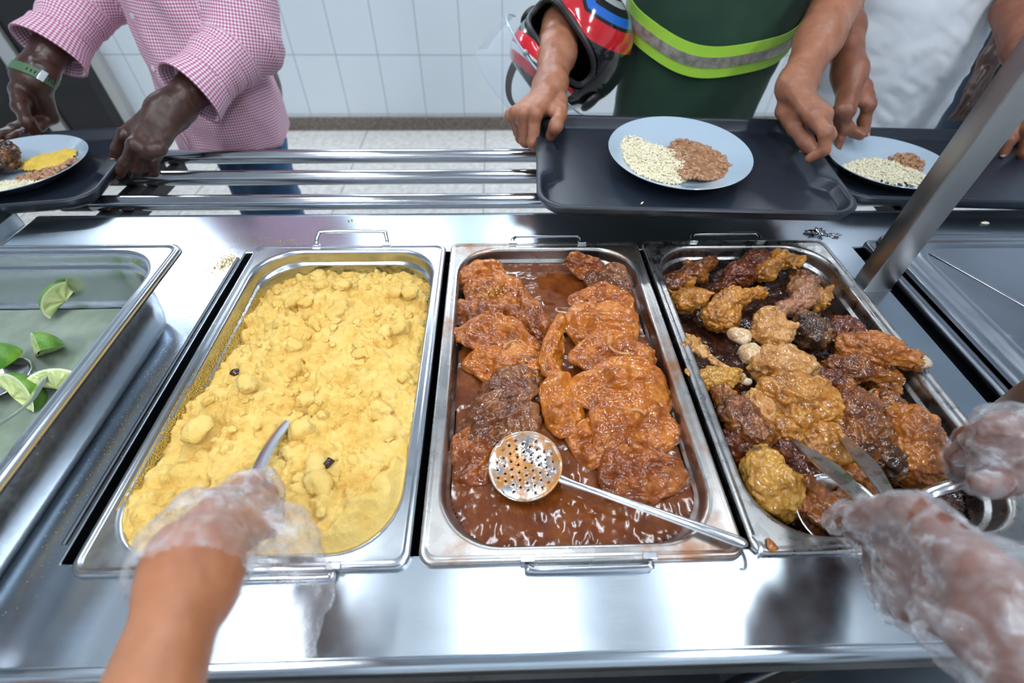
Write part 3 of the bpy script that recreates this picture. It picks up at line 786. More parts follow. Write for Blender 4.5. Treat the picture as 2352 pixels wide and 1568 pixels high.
# ------------------------------------------------------------------ roast chicken pieces
def chicken(kind, tone, a, b, s, label, seed):
    a = np.array(a); b = np.array(b); rg = np.random.default_rng(seed*13+1)
    s = s*(1.13 if tone != 'white' else 1.0)
    d = b-a; L = np.linalg.norm(d); t = d/max(L, 1e-6)
    up = np.array([0, 0, 1.0]); sd = np.cross(t, up); sd /= np.linalg.norm(sd)+1e-9; up2 = np.cross(sd, t)
    c = (a+b)/2; h = .0019
    pr = []
    if kind == 'drum':
        L2 = max(L*1.08, .082); a = c-t*L2/2; b = c+t*L2/2; bow = up2*.008*s+sd*rg.normal(0, .004)
        pr = [(a+t*.014, a+t*L2*.45+bow, .0215*s, .0185*s), (a+t*L2*.4+bow, b-t*.012, .0180*s, .0080*s), (b-t*.010, b-t*.004, .0095*s, .0115*s), (a+t*.02+sd*.008, a+t*.03-sd*.006+up2*.006, .017*s, .015*s)]
    elif kind == 'wing':
        L2 = max(L, .055); a = c-t*L2/2; b = c+t*L2/2; m = c+sd*.012*s*rg.choice([-1, 1])+up2*.006
        pr = [(a, m, .0135*s, .0155*s), (m, b, .0145*s, .0085*s), (a+t*.006+sd*.010, m-sd*.006, .010*s, .009*s), (b-t*.006, b+t*.004, .009*s, .006*s)]
    elif kind == 'thigh':
        pr = [(c-t*.012*s, c+t*.012*s, .0205*s, .0175*s), (c+sd*.010*s, c-sd*.012*s+t*.006, .0165*s, .0155*s), (c+up2*.008*s, c+t*.018*s, .013*s, .009*s)]
        for i in range(3):
            v = rg.normal(0, 1, 3); v /= np.linalg.norm(v); pr.append((c+v*.016*s, c+v*.020*s, .008*s, .006*s))
    elif kind == 'bone':
        L2 = max(L, .045); a = c-t*L2/2; b = c+t*L2/2
        pr = [(a, b, .008*s, .0055*s), (a-sd*.004, a+sd*.004, .0095*s, .009*s), (b-sd*.003, b+sd*.004, .008*s, .007*s)]
    else:
        pr = [(c-t*.006*s, c+t*.008*s, .0135*s, .012*s)]
        for i in range(5):
            v = rg.normal(0, 1, 3); v /= np.linalg.norm(v); pr.append((c+v*.007*s, c+v*.0125*s, .0085*s, .006*s))
    if kind in ('thigh', 'lump', 'wing') and tone != 'white':
        for i in range(4):
            v = rg.normal(0, 1, 3); v[2] = abs(v[2])*.6; v /= np.linalg.norm(v); e0 = c+v*.014*s
            pr.append((e0, e0+v*.010*s+rg.normal(0, .005, 3), .0050*s, .0022*s))
    A = np.array([p[0] for p in pr]+[p[1] for p in pr]); mr = max(max(p[2], p[3]) for p in pr)
    def fn(P):
        o = None
        for p in pr:
            e = d_cone(P, *p); o = e if o is None else smin(o, e, .006*s)
        return o
    V, F = nets(fn, A.min(0)-mr-.006, A.max(0)+mr+.006, h, 1)
    V0 = V-c
    # outward direction from the mesh itself
    me_n = np.zeros_like(V); 
    e1 = V[F[:, 2]]-V[F[:, 0]]; e2 = V[F[:, 3]]-V[F[:, 1]]; fn_ = np.cross(e1, e2)
    for i in range(4): np.add.at(me_n, F[:, i], fn_)
    me_n /= np.linalg.norm(me_n, axis=1)[:, None]+1e-12
    q = np.stack([V0@t, V0@sd, V0@up2], -1)
    smoothk = .35 if kind == 'lump' and tone == 'white' else 1.0
    wr = np.abs(fbm(q*np.array([45, 150, 150])+seed*5.3, 3, seed))-.35
    wp = q+.012*np.stack([fbm(q*40+seed, 2, seed+11), fbm(q*40+seed+9, 2, seed+12), fbm(q*40+seed+5, 2, seed+13)], -1)
    cre = (1-np.clip(np.abs(fbm(wp*np.array([32, 70, 70])+seed*2.1, 2, seed+5))*1.5, 0, 1))**4
    disp = smoothk*(.0042*s*fbm(q*np.array([30, 46, 46])+seed*3.7, 2, seed+1)-.0042*cre+.0020*wr+.0014*fbm(q*210+seed, 3, seed+2))
    V = V0+me_n*disp[:, None]
    o = mesh('chicken_piece', V, F, M['chicken_'+tone]); o.location = c
    tag(o, label, 'chicken', 'roast chicken pieces in the pan')
    if kind in ('drum', 'bone') and tone in ('orange', 'pale', 'gold', 'brown') and seed % 2 == 0 or 'bone' in label and kind in ('drum', 'thigh', 'wing'):
        e = (b if kind != 'thigh' else c+t*.022*s)-c
        k = blob('bone_end', e+t*.006, .0072*s, seed, M['bone'], o, .25, 2, 1.2, (1.1, 1, .9))
    return o
CHK = [
    ('lump', 'dark', (0.554, 0.523, 0.862), (0.576, 0.526, 0.866), 1.0, 'burnt dark chicken tip against the back wall of the pan'),
    ('wing', 'gold', (0.530, 0.458, 0.868), (0.602, 0.485, 0.876), 1.0, 'golden bumpy chicken wing slanting up at the back right of the heap'),
    ('wing', 'brown', (0.366, 0.447, 0.862), (0.451, 0.497, 0.868), 1.0, 'orange brown chicken wing with a dark tip in the back left corner'),
    ('lump', 'gold', (0.363, 0.402, 0.868), (0.407, 0.386, 0.868), 1.35, 'yellow gold chicken chunk below the back left wing'),
    ('drum', 'red', (0.503, 0.467, 0.868), (0.443, 0.426, 0.862), 0.95, 'dark red brown drumstick at the middle of the back'),
    ('drum', 'red', (0.544, 0.491, 0.872), (0.491, 0.478, 0.862), 0.85, 'reddish chicken piece with a round knob near the back wall'),
    ('drum', 'gold', (0.408, 0.348, 0.872), (0.495, 0.400, 0.880), 1.0, 'long golden drumstick lying across the upper heap'),
    ('wing', 'pink', (0.579, 0.422, 0.880), (0.512, 0.360, 0.874), 1.05, 'folded pinkish chicken wing beside the right wall'),
    ('lump', 'gold', (0.593, 0.413, 0.868), (0.597, 0.383, 0.868), 1.0, 'small golden chicken piece tucked at the upper right wall'),
    ('thigh', 'pale', (0.479, 0.336, 0.882), (0.482, 0.298, 0.876), 1.0, 'pale chicken joint with a bared bone in the middle of the upper heap'),
    ('thigh', 'char', (0.538, 0.340, 0.878), (0.544, 0.298, 0.874), 0.95, 'orange chicken chunk with a charred underside at right of centre'),
    ('thigh', 'red', (0.607, 0.340, 0.876), (0.565, 0.275, 0.872), 1.05, 'ragged red brown chicken thigh standing near the right wall'),
    ('drum', 'orange', (0.591, 0.269, 0.882), (0.619, 0.252, 0.890), 1.15, 'pale orange drumstick with its bone end leaning on the right rim'),
    ('lump', 'white', (0.425, 0.312, 0.878), (0.435, 0.305, 0.878), 0.85, 'glossy white fatty knob left of the pale joint'),
    ('lump', 'white', (0.428, 0.276, 0.880), (0.441, 0.267, 0.880), 1.0, 'round white piece of fat at the middle left of the heap'),
    ('bone', 'pale', (0.369, 0.288, 0.870), (0.410, 0.234, 0.872), 0.75, 'thin picked chicken bone slanting along the left side'),
    ('thigh', 'pale', (0.446, 0.252, 0.880), (0.492, 0.245, 0.878), 1.2, 'pale torn chicken meat with a black burnt spot'),
    ('lump', 'pale', (0.359, 0.323, 0.866), (0.356, 0.284, 0.866), 0.9, 'pale shred of chicken against the left wall'),
    ('lump', 'red', (0.521, 0.237, 0.868), (0.534, 0.228, 0.868), 1.2, 'dark red glossy chicken lump right of centre'),
    ('drum', 'brown', (0.548, 0.247, 0.872), (0.606, 0.234, 0.870), 1.0, 'brown drumstick pointing at the right wall below the pale orange one'),
    ('wing', 'yellow', (0.357, 0.237, 0.872), (0.404, 0.244, 0.872), 0.8, 'curled yellow chicken skin at the left edge of the heap'),
    ('drum', 'brown', (0.395, 0.136, 0.872), (0.374, 0.226, 0.870), 1.0, 'long dark brown drumstick slanting along the left wall'),
    ('thigh', 'pale', (0.414, 0.198, 0.872), (0.423, 0.169, 0.870), 0.9, 'pale bony chicken joint beside the long dark drumstick'),
    ('thigh', 'gold', (0.448, 0.201, 0.882), (0.485, 0.174, 0.880), 1.4, 'big golden chicken piece with a bone stub at the centre'),
    ('lump', 'gold', (0.425, 0.153, 0.870), (0.456, 0.143, 0.870), 1.25, 'smooth golden underside just below the centre piece'),
    ('thigh', 'gold', (0.471, 0.141, 0.874), (0.467, 0.116, 0.870), 1.0, 'round golden brown chicken end between the tong tips'),
    ('drum', 'brown', (0.516, 0.128, 0.878), (0.540, 0.219, 0.870), 1.25, 'drumstick with a grey skin patch standing right of the tongs'),
    ('drum', 'orange', (0.568, 0.099, 0.872), (0.583, 0.196, 0.866), 1.35, 'large glossy orange chicken leg along the right wall'),
    ('lump', 'brown', (0.605, 0.246, 0.862), (0.613, 0.227, 0.862), 1.0, 'dark brown crisp bit near the right wall'),
    ('drum', 'char', (0.552, 0.105, 0.866), (0.512, 0.114, 0.862), 0.9, 'dark glazed chicken piece under the right hand'),
    ('lump', 'red', (0.367, 0.146, 0.864), (0.378, 0.125, 0.864), 1.25, 'red brown chicken piece low on the left wall'),
    ('thigh', 'yellow', (0.383, 0.096, 0.876), (0.391, 0.069, 0.872), 1.2, 'shiny yellow chicken thigh at the front left corner'),
    ('lump', 'red', (0.423, 0.130, 0.858), (0.431, 0.112, 0.858), 1.3, 'dark chicken piece in shadow left of the tongs'),
    ('lump', 'orange', (0.426, 0.062, 0.874), (0.440, 0.044, 0.876), 1.2, 'orange chicken pieces lifted on the round ladle'),
    ('lump', 'orange', (0.484, 0.087, 0.868), (0.494, 0.073, 0.868), 1.1, 'bright orange chicken bit behind the tong blades'),
    ('bone', 'brown', (0.552, 0.214, 0.866), (0.578, 0.204, 0.868), 0.75, 'yellowish bare bone poking out at right of centre'),
    ('lump', 'brown', (0.578, 0.199, 0.872), (0.591, 0.179, 0.870), 1.1, 'brown wrinkled chicken piece above the large orange leg'),
    ('lump', 'char', (0.409, 0.379, 0.856), (0.422, 0.354, 0.856), 1.3, 'dark chicken piece low beside the left wall'),
    ('lump', 'red', (0.383, 0.224, 0.852), (0.398, 0.206, 0.852), 1.3, 'reddish chicken piece behind the long dark drumstick'),
    ('lump', 'char', (0.496, 0.230, 0.856), (0.517, 0.222, 0.856), 1.3, 'blackened chicken piece behind the big golden one'),
    ('lump', 'brown', (0.534, 0.182, 0.852), (0.532, 0.156, 0.852), 1.3, 'brown chicken piece between the golden and the standing drumstick'),
    ('lump', 'red', (0.447, 0.101, 0.852), (0.468, 0.095, 0.852), 1.4, 'dark chicken piece below the tong blades'),
    ('lump', 'brown', (0.599, 0.470, 0.850), (0.607, 0.452, 0.850), 1.2, 'brown chicken piece deep by the right wall'),]
for i, a in enumerate(CHK): chicken(*a, i+1)
V, F = hfield('j', -.15, .15, -.255, .255, .003, lambda X, Y, z: in_pan(X, Y, .1625, .265, pan_half(-z)) < .0006,
              lambda X, Y: -.050+.006*fbm(np.stack([X, Y, 0*X], -1)*20, 3, 4)+.004*np.abs(fbm(np.stack([X, Y, 0*X], -1)*60, 2, 7)), None)
tag(mesh('pan_juices', V+np.array([.4945, .2675, ZR]), F, M['chicken_dark']), 'dark chicken scraps and juices in the bottom of the chicken pan', 'juices', kind='stuff')

# ------------------------------------------------------------------ limes
def lime(label, c, r, sector, rot, seed, bite=False):
    nu, nv = 26, 18
    L = 1.18
    peel, flesh, pith = MB(), MB(), MB()
    def pt(a, w, f): return (r*f*math.cos(w)*math.cos(a), r*f*math.cos(w)*math.sin(a), r*f*L*math.sin(w))
    W = [-math.pi/2+math.pi*k/nv for k in range(nv+1)]
    A = [sector*k/nu for k in range(nu+1)]
    for f, fl in ((1.0, False), (.955, True)):
        V = [pt(a, w, f) for a in A for w in W]; F = []
        for i in range(nu):
            for k in range(nv):
                q = (i*(nv+1)+k, (i+1)*(nv+1)+k, (i+1)*(nv+1)+k+1, i*(nv+1)+k+1); F.append(q[::-1] if fl else q)
        peel.add(V, F)
    for a in (0.0, sector):
        pk = []
        for f0, f1, mm in ((1.0, .90, pith), (.90, .0, flesh)):
            n = 2 if f1 else 8
            V = []; F = []
            for j in range(n+1):
                f = f0+(f1-f0)*j/n
                for w in W:
                    p = np.array(pt(a, w, f)); 
                    if mm is flesh:
                        off = .0011*math.sin(w*9)*math.sin(min(1, j/2)*1.57)*(1 if a else -1); p += np.array((-math.sin(a), math.cos(a), 0))*off
                    V.append(p)
            for j in range(n):
                for k in range(nv):
                    q = (j*(nv+1)+k, j*(nv+1)+k+1, (j+1)*(nv+1)+k+1, (j+1)*(nv+1)+k); F.append(q if a else q[::-1])
            mm.add(V, F)
    t = thing('lime_wedge', label, 'lime', c, group='lime wedges in the steel pan'); t.rotation_euler = rot
    peel.build('peel', M['lime_peel'], t, sharp=None); pith.build('pith', M['lime_pith'], t, sharp=None); flesh.build('flesh', M['lime_flesh'], t, sharp=None)
    return t
lime('squeezed lime wedge alone near the back wall of the left pan', (-.536, .362, .912), 0.0256, 1.75, (1.2, .2, 2.6), 1)
lime('upright lime wedge with pale cut face in front of the others', (-.512, .262, .909), 0.0293, 1.4, (.9, .3, .9), 2)
lime('lime wedge lying on the slotted spoon at the left edge', (-.545, .240, .914), 0.0281, 1.5, (1.3, -.2, .3), 3)
lime('dark green lime wedge in the shade under the spoon', (-.500, .197, .906), 0.0281, 1.5, (1.9, .5, 1.2), 4)
lime('lime wedge showing its green rind at the lower left edge', (-.515, .165, .906), 0.0281, 1.5, (.5, .2, 3.4), 5)
lime('lime wedge half under the dark one by the pan wall', (-.462, .212, .903), 0.0244, 1.2, (2.2, .4, 2.2), 6)
V, F = hfield('l', -.31, .31, -.25, .25, .006, lambda X, Y, z: in_pan(X, Y, .325, .265, pan_half(.086)+.0005) < .0006,
              lambda X, Y: -.0865+.0006*fbm(np.stack([X, Y, 0*X], -1)*20, 2, 4), None)
tag(mesh('lime_juice', V+np.array([-.680, .138, CT+.1005]), F, M['lime_juice']), 'cloudy lime juice and water in the bottom of the left pan', 'juice', kind='stuff')
# spoon resting in the lime pan
t = thing('serving_spoon', 'steel serving spoon leaning out of the lime pan', 'spoon')
def bowl(r, ry, depth, n=28, k=8):
    L = []
    for j in range(k+1):
        f = max(1-j/k, .02)
        L.append([(r*f*math.cos(2*math.pi*i/n), ry*f*math.sin(2*math.pi*i/n), -depth*(1-f*f)) for i in range(n)])
    m = MB(); m.loft(L, True, False, True); return m
o = bowl(.036, .028, .014).build('spoon_bowl', M['utensil_steel'], t); sd = o.modifiers.new('solid', 'SOLIDIFY'); sd.thickness = .0012
o.location = (-.532, .222, .911); o.rotation_euler = (.1, -.1, .5)
MB().tube(smoothpath([(-.500, .230, .909), (-.47, .215, .918), (-.430, .155, .945), (-.394, .085, .991)], 6), [(.006, .0016)]*19, 10).build('spoon_handle', M['utensil_steel'], t)

# ------------------------------------------------------------------ utensils in the full pans
t = thing('skimmer', 'round perforated skimmer resting across the stew with its handle on the front rim', 'skimmer')
from mathutils.geometry import delaunay_2d_cdt
R0 = .0425; vs = []; es = []; hol = []
n = 64
vs += [Vector((R0*math.cos(2*math.pi*i/n), R0*math.sin(2*math.pi*i/n))) for i in range(n)]; es += [(i, (i+1) % n) for i in range(n)]
for iy in range(-4, 5):
    for ix in range(-4, 5):
        x = ix*.0092+(.0046 if iy % 2 else 0); y = iy*.0082
        if math.hypot(x, y) < .034: hol.append((x, y))
for (x, y) in hol:
    b = len(vs); vs += [Vector((x+.00165*math.cos(2*math.pi*i/10), y+.00165*math.sin(2*math.pi*i/10))) for i in range(10)]; es += [(b+i, b+(i+1) % 10) for i in range(10)]
for ix in range(-12, 13):
    for iy in range(-12, 13):
        x, y = ix*.0036, iy*.0036
        if math.hypot(x, y) < R0-.002 and all(math.hypot(x-a, y-b) > .0028 for a, b in hol): vs.append(Vector((x, y)))
r = delaunay_2d_cdt(vs, es, [], 1, 1e-6)
V = np.array([(v.x, v.y, .0095*(math.hypot(v.x, v.y)/R0)**2-.0095) for v in r[0]])
F = [f for f in r[2] if all(math.hypot(sum(V[i][0] for i in f)/len(f)-a, sum(V[i][1] for i in f)/len(f)-b) > .0014 for a, b in hol)]
o = mesh('skimmer_bowl', V, F, M['saucy_steel'], t); sd = o.modifiers.new('solid', 'SOLIDIFY'); sd.thickness = .0013; sd.offset = 0
o.location = (.110, .110, .8785); o.rotation_euler = (.12, -.06, -.45)
MB().loft([[(x+dx, y+dy, z+dz) for (dx, dy, dz) in sec] for (x, y, z, sec) in [
    (.1440, .0950, .8785, [(.003, .008, .0), (0, 0, .0018), (-.003, -.008, 0), (0, 0, -.0012)]),
    (.1500, .0905, .8790, [(.003, .0072, .0), (0, 0, .0032), (-.003, -.0072, 0), (0, 0, -.001)]),
    (.1700, .0800, .8830, [(.0022, .0052, .0), (0, 0, .0042), (-.0022, -.0052, 0), (0, 0, -.001)]),
    (.2100, .0610, .8890, [(.0028, .0062, .0), (0, 0, .0042), (-.0028, -.0062, 0), (0, 0, -.001)]),
    (.3000, .0205, .8945, [(.0034, .0075, .0), (0, 0, .0048), (-.0034, -.0075, 0), (0, 0, -.001)]),
    (.3270, .0080, .8955, [(.0042, .0100, .001), (0, 0, .0048), (-.0042, -.0100, .001), (0, 0, -.001)])]], True, True, True).build('skimmer_handle', M['utensil_steel'], t, sharp=60).modifiers.new('sub', 'SUBSURF').levels = 2
t.children[1].modifiers['sub'].render_levels = 2
o = MB().tube(smoothpath([(.3235, -.0035, .896), (.330, -.002, .9), (.3335, .0065, .901), (.3315, .0165, .898)], 4), .0022, 8).build('handle_hook', M['utensil_steel'], t)

t = thing('serving_spoon', 'steel serving spoon stuck in the yellow flour, held by the gloved hand', 'spoon')
o = bowl(.036, .026, .012).build('spoon_bowl', M['utensil_steel'], t); sd = o.modifiers.new('solid', 'SOLIDIFY'); sd.thickness = .0012
o.location = (-.158, .207, .866); o.rotation_euler = (.50, .30, 1.05)
MB().tube(smoothpath([(-.164, .202, .868), (-.171, .182, .881), (-.172, .13, .905), (-.163, .085, .928), (-.152, .060, .940), (-.144, .030, .953), (-.140, -.005, .965)], 6), [(.0042, .0018)]*5+[(.0068, .0018)]*32, 10).build('spoon_handle', M['utensil_steel'], t)

t = thing('serving_tongs', 'steel serving tongs with two pointed blades over the chicken, held in the nearest gloved hand', 'tongs')
def blade(tip, base, w0, w1, side, nm):
    tip = np.array(tip); base = np.array(base); d = base-tip; Lh = np.linalg.norm(d); tt = d/Lh
    sd = np.cross(tt, (0, 0, 1.0)); sd /= np.linalg.norm(sd); up = np.cross(sd, tt); L = []
    for k in range(13):
        f = k/12; w = (w0+(w1-w0)*math.sin(min(f*1.7, 1)*1.57))*(1 if f < .55 else 1-(f-.55)*1.15)
        c = tip+d*f+up*.004*math.sin(f*3.14)
        L.append([c-sd*w+up*.003, c-sd*w*.2-up*.003, c+sd*w*.2-up*.003, c+sd*w+up*.003, c+sd*w+up*.0045, c+sd*w*.2-up*.0013, c-sd*w*.2-up*.0013, c-sd*w+up*.0045])
    return MB().loft(L, True, True, True).build(nm, M['stained_pan'], t, sharp=35)
blade((.424, .129, .885), (.405, .004, .972), .0022, .0125, 1, 'blade')
blade((.485, .137, .885), (.425, .012, .970), .0022, .0125, -1, 'blade')
MB().tube(smoothpath([(.405, .006, .972), (.402, -.02, .992), (.415, -.06, 1.005), (.432, -.02, .990), (.426, .012, .970)], 5), [(.006, .002)]*21, 8).build('spring_handle', M['utensil_steel'], t)
t = thing('ladle', 'round steel ladle with orange chicken bits, its flat handle in the far gloved hand', 'ladle')
o = bowl(.042, .042, .030, 36, 10).build('ladle_bowl', M['utensil_steel'], t); sd = o.modifiers.new('solid', 'SOLIDIFY'); sd.thickness = .0014
o.location = (.440, .044, .8865); o.rotation_euler = (.05, -.16, 0)
MB().tube(smoothpath([(.478, .040, .895), (.490, .038, .915), (.500, .040, .938), (.535, .045, .957), (.60, .058, .975), (.66, .07, .99)], 6), [(.0062, .0022)]*31, 10).build('ladle_handle', M['utensil_steel'], t)
# scraps on the counter
for i, (x, y, r, lb) in enumerate(((.662, .560, .010, 'crumpled silver foil scrap on the counter behind the chicken pan'), (.690, .553, .006, 'small silver foil scrap beside the guard post side of the counter'))):
    tag(blob('foil_scrap', (x, y, CT+r*.35), r, i+40, M['tube_steel'], amp=.9, res=3, fr=2.6, squash=(1.5, .7, .38)), lb, 'foil')
tag(blob('rice_lump', (1.000, .590, CT+.0012), .005, 44, M['rice'], amp=.4, squash=(1.6, .8, .3)), 'white food scrap on the counter behind the creased lid', 'scrap')
tag(blob('sauce_drip', (.330, .235, ZR+.0005), .0045, 45, M['chicken_gold'], amp=.3, squash=(.8, 1.5, .35)), 'yellow sauce drip on the rims between stew and chicken pans', 'drip')
tag(blob('sauce_drip', (.352, .010, ZR+.0003), .006, 46, M['chicken_orange'], amp=.4, squash=(.8, 1.3, .25)), 'orange sauce drip on the front rim of the chicken pan', 'drip')
# ------------------------------------------------------------------ trays, plates and portions
def tray_loop(hx, hy, r, z, ind=0.0, n=8, m=26):
    """rounded rectangle with subdivided sides; the short sides are pushed in by ind around their middle"""
    P = []
    c = [(1, 1, 0), (-1, 1, 90), (-1, -1, 180), (1, -1, 270)]
    for k, (sx, sy, a0) in enumerate(c):
        for i in range(n+1):
            a = math.radians(a0+90*i/n); P.append([sx*(hx-r)+r*math.cos(a), sy*(hy-r)+r*math.sin(a)])
        nx, ny, _ = c[(k+1) % 4]
        a = P[-1]; a1 = math.radians(c[(k+1) % 4][2]); b = [nx*(hx-r)+r*math.cos(a1), ny*(hy-r)+r*math.sin(a1)]
        for i in range(1, m): P.append([a[0]+(b[0]-a[0])*i/m, a[1]+(b[1]-a[1])*i/m])
    out = []
    for x, y in P:
        if ind and abs(x) > hx-r-.002:
            f = min(max((.072-abs(y))/.024, 0), 1); f = f*f*(3-2*f); x -= math.copysign(ind*f, x)
        out.append((x, y, z))
    return out
def make_tray(label, loc, rot):
    t = thing('serving_tray', label, 'tray', loc, group='black serving trays'); t.rotation_euler = rot
    hx, hy = .265, .1625
    q = [(.010, -.020, .040, 0), (.0075, -.018, .042, 0), (.0015, -.006, .045, 0), (0, -.0025, .046, 0), (.0012, -.0004, .046, 0), (.004, .0003, .045, 0), (.0075, 0, .044, 0), (.0095, -.0012, .043, .020), (.0105, -.003, .042, .0225), (.017, -.0165, .036, .0245), (.0195, -.0188, .034, .026), (.024, -.0197, .031, .027), (.03, -.0198, .028, .027)]
    L = [tray_loop(hx-o, hy-o, r, z, ind) for (o, z, r, ind) in q]
    m = MB(); m.loft(L, True, False, True)
    # underside
    b = [tray_loop(hx-o, hy-o, r, z) for (o, z, r) in ((.010, -.020, .040), (.013, -.0235, .038), (.02, -.0235, .034))]
    m.loft(b[::-1], True, True, False)
    m.build('tray_body', M['tray'], t, sharp=50)
    return t
def make_plate(label, loc, rot, R=.128):
    t = thing('soup_plate', label, 'plate', loc, group='white plates of food'); t.rotation_euler = rot
    pr = [(.0, .0038), (.03, .0036), (.058, .0036), (.068, .0048), (.078, .0085), (.092, .0155), (.106, .0225), (.118, .0282), (.1255, .0318), (.1275, .0326), (.1282, .0318), (.1275, .0304), (.120, .0268), (.104, .0175), (.088, .0092), (.076, .0036), (.0725, .0006), (.0715, 0.0), (.0695, 0.0), (.0685, .0008), (.066, .0016), (.0, .0014)]
    n = 96; s = R/.128
    L = [[(r*s*math.cos(2*math.pi*i/n), r*s*math.sin(2*math.pi*i/n), z*s) for i in range(n)] for r, z in [(max(a, 1e-4), b) for a, b in pr]]
    MB().loft(L, True, True, True).build('plate_body', M['porcelain'], t, sharp=50)
    return t
def unit(nu, nv):
    V = [(0, 0, 1)]; F = []
    for k in range(1, nv):
        w = math.pi*k/nv
        V += [(math.sin(w)*math.cos(2*math.pi*i/nu), math.sin(w)*math.sin(2*math.pi*i/nu), math.cos(w)) for i in range(nu)]
    V.append((0, 0, -1)); e = len(V)-1
    F += [(0, 1+i, 1+(i+1) % nu) for i in range(nu)]
    for k in range(nv-2):
        F += [(1+k*nu+i, 1+(k+1)*nu+i, 1+(k+1)*nu+(i+1) % nu, 1+k*nu+(i+1) % nu) for i in range(nu)]
    F += [(e, 1+(nv-2)*nu+(i+1) % nu, 1+(nv-2)*nu+i) for i in range(nu)]
    return np.array(V), F
def scatter(shape, n, reg, zf, dims, rg, tilt=.4):
    U, F0 = unit(*shape); VV = []; FF = []; b = 0; k = 0
    while k < n:
        x, y = rg.uniform(-.11, .11, 2)
        if not reg(x, y): continue
        k += 1
        R = np.array(Euler((rg.normal(0, tilt), rg.normal(0, tilt), rg.uniform(0, 6.28))).to_matrix())
        s = np.array(dims)*rg.uniform(.85, 1.15)
        v = U*s
        v[:, 1] += .12*s[0]*((U[:, 0])**2)      # slight bend
        VV.append(v@R.T+np.array([x, y, zf(x, y)+rg.uniform(0, .0025)]))
        FF += [tuple(i+b for i in f) for f in F0]; b += len(U)
    return np.concatenate(VV), FF
def plate_floor(r): return float(np.interp(r, [0, .058, .068, .078, .092, .106, .118], [.0038, .0036, .0048, .0085, .0155, .0225, .0282]))
def put(name, V, F, m, plate, loc, label, cat, base=None):
    o = mesh(name, V, F, m); o.location = plate.location; o.rotation_euler = plate.rotation_euler
    return tag(o, label, cat, kind='stuff')
def heap(reg, zf, step=.003):
    X, Y = np.meshgrid(np.arange(-.12, .1201, step), np.arange(-.12, .1201, step), indexing='ij')
    Zv = np.vectorize(zf)(X, Y); ok = np.vectorize(reg)(X, Y)
    idx = -np.ones(X.shape, int); idx[ok] = np.arange(ok.sum())
    q = np.stack([idx[:-1, :-1], idx[1:, :-1], idx[1:, 1:], idx[:-1, 1:]], -1).reshape(-1, 4)
    return np.stack([X[ok], Y[ok], Zv[ok]], 1), [tuple(f) for f in q[(q >= 0).all(1)]]
def join(a, b):
    n = len(a[0]); return np.concatenate([a[0], b[0]]), list(a[1])+[tuple(i+n for i in f) for f in b[1]]
def rice_part(plate, cx, cy, rx, ry, ang, h, n, label, seed, cut=None):
    rg = np.random.default_rng(seed); c, s = math.cos(ang), math.sin(ang)
    def q(x, y):
        u = ((x-cx)*c+(y-cy)*s)/rx; v = (-(x-cx)*s+(y-cy)*c)/ry
        return math.hypot(u, v)*(1+.10*math.sin(3*math.atan2(v, u)+seed))
    reg = lambda x, y: q(x, y) < 1 and math.hypot(x, y) < .112 and (cut is None or cut(x, y))
    zf = lambda x, y: plate_floor(math.hypot(x, y))*.55+.002+h*max(0, 1-q(x, y)**2)**.6*(1+.22*math.sin(x*130+seed)*math.cos(y*110))
    reg2 = lambda x, y: reg(x, y)
    a = heap(lambda x, y: q(x, y) < .93 and (cut is None or cut(x, y)), lambda x, y: max(zf(x, y)-.0005, plate_floor(math.hypot(x, y))+.0004))
    b = scatter((7, 5), n, reg2, lambda x, y: max(zf(x, y), plate_floor(math.hypot(x, y))+.001), (.0050, .0013, .0013), rg, .5)
    V, F = join(a, b); return put('white_rice', V, F, M['rice'], plate, None, label, 'rice')
def bean_part(plate, cx, cy, rx, ry, ang, h, n, label, seed, level=None, dims=(.0052, .0034, .003), cut=None):
    rg = np.random.default_rng(seed); c, s = math.cos(ang), math.sin(ang)
    def q(x, y):
        u = ((x-cx)*c+(y-cy)*s)/rx; v = (-(x-cx)*s+(y-cy)*c)/ry
        return math.hypot(u, v)*(1+.05*math.sin(3*math.atan2(v, u)+seed))
    reg = lambda x, y: q(x, y) < 1 and (cut is None or cut(x, y))
    if level is not None:
        a = heap(reg, lambda x, y: level+.0008*math.sin(x*210)*math.sin(y*190), .0025)
        o = mesh('bean_broth', a[0], a[1], M['bean_broth']); 
        b = scatter((9, 7), n, reg, lambda x, y: level-.0016+.0012*math.sin(x*90), dims, rg, .25)
        p = put('stewed_beans', b[0], b[1], M['bean'], plate, None, label, 'beans'); o.parent = p; o['kind'] = 'stuff'
        return p
    zf = lambda x, y: plate_floor(math.hypot(x, y))+.001+h*max(0, 1-q(x, y)**2)**.6
    b = scatter((9, 7), n, reg, zf, dims, rg, .5)
    a = heap(lambda x, y: q(x, y) < .9 and (cut is None or cut(x, y)), zf)
    V, F = join(a, b); return put('stewed_beans', V, F, M['bean'], plate, None, label, 'beans')

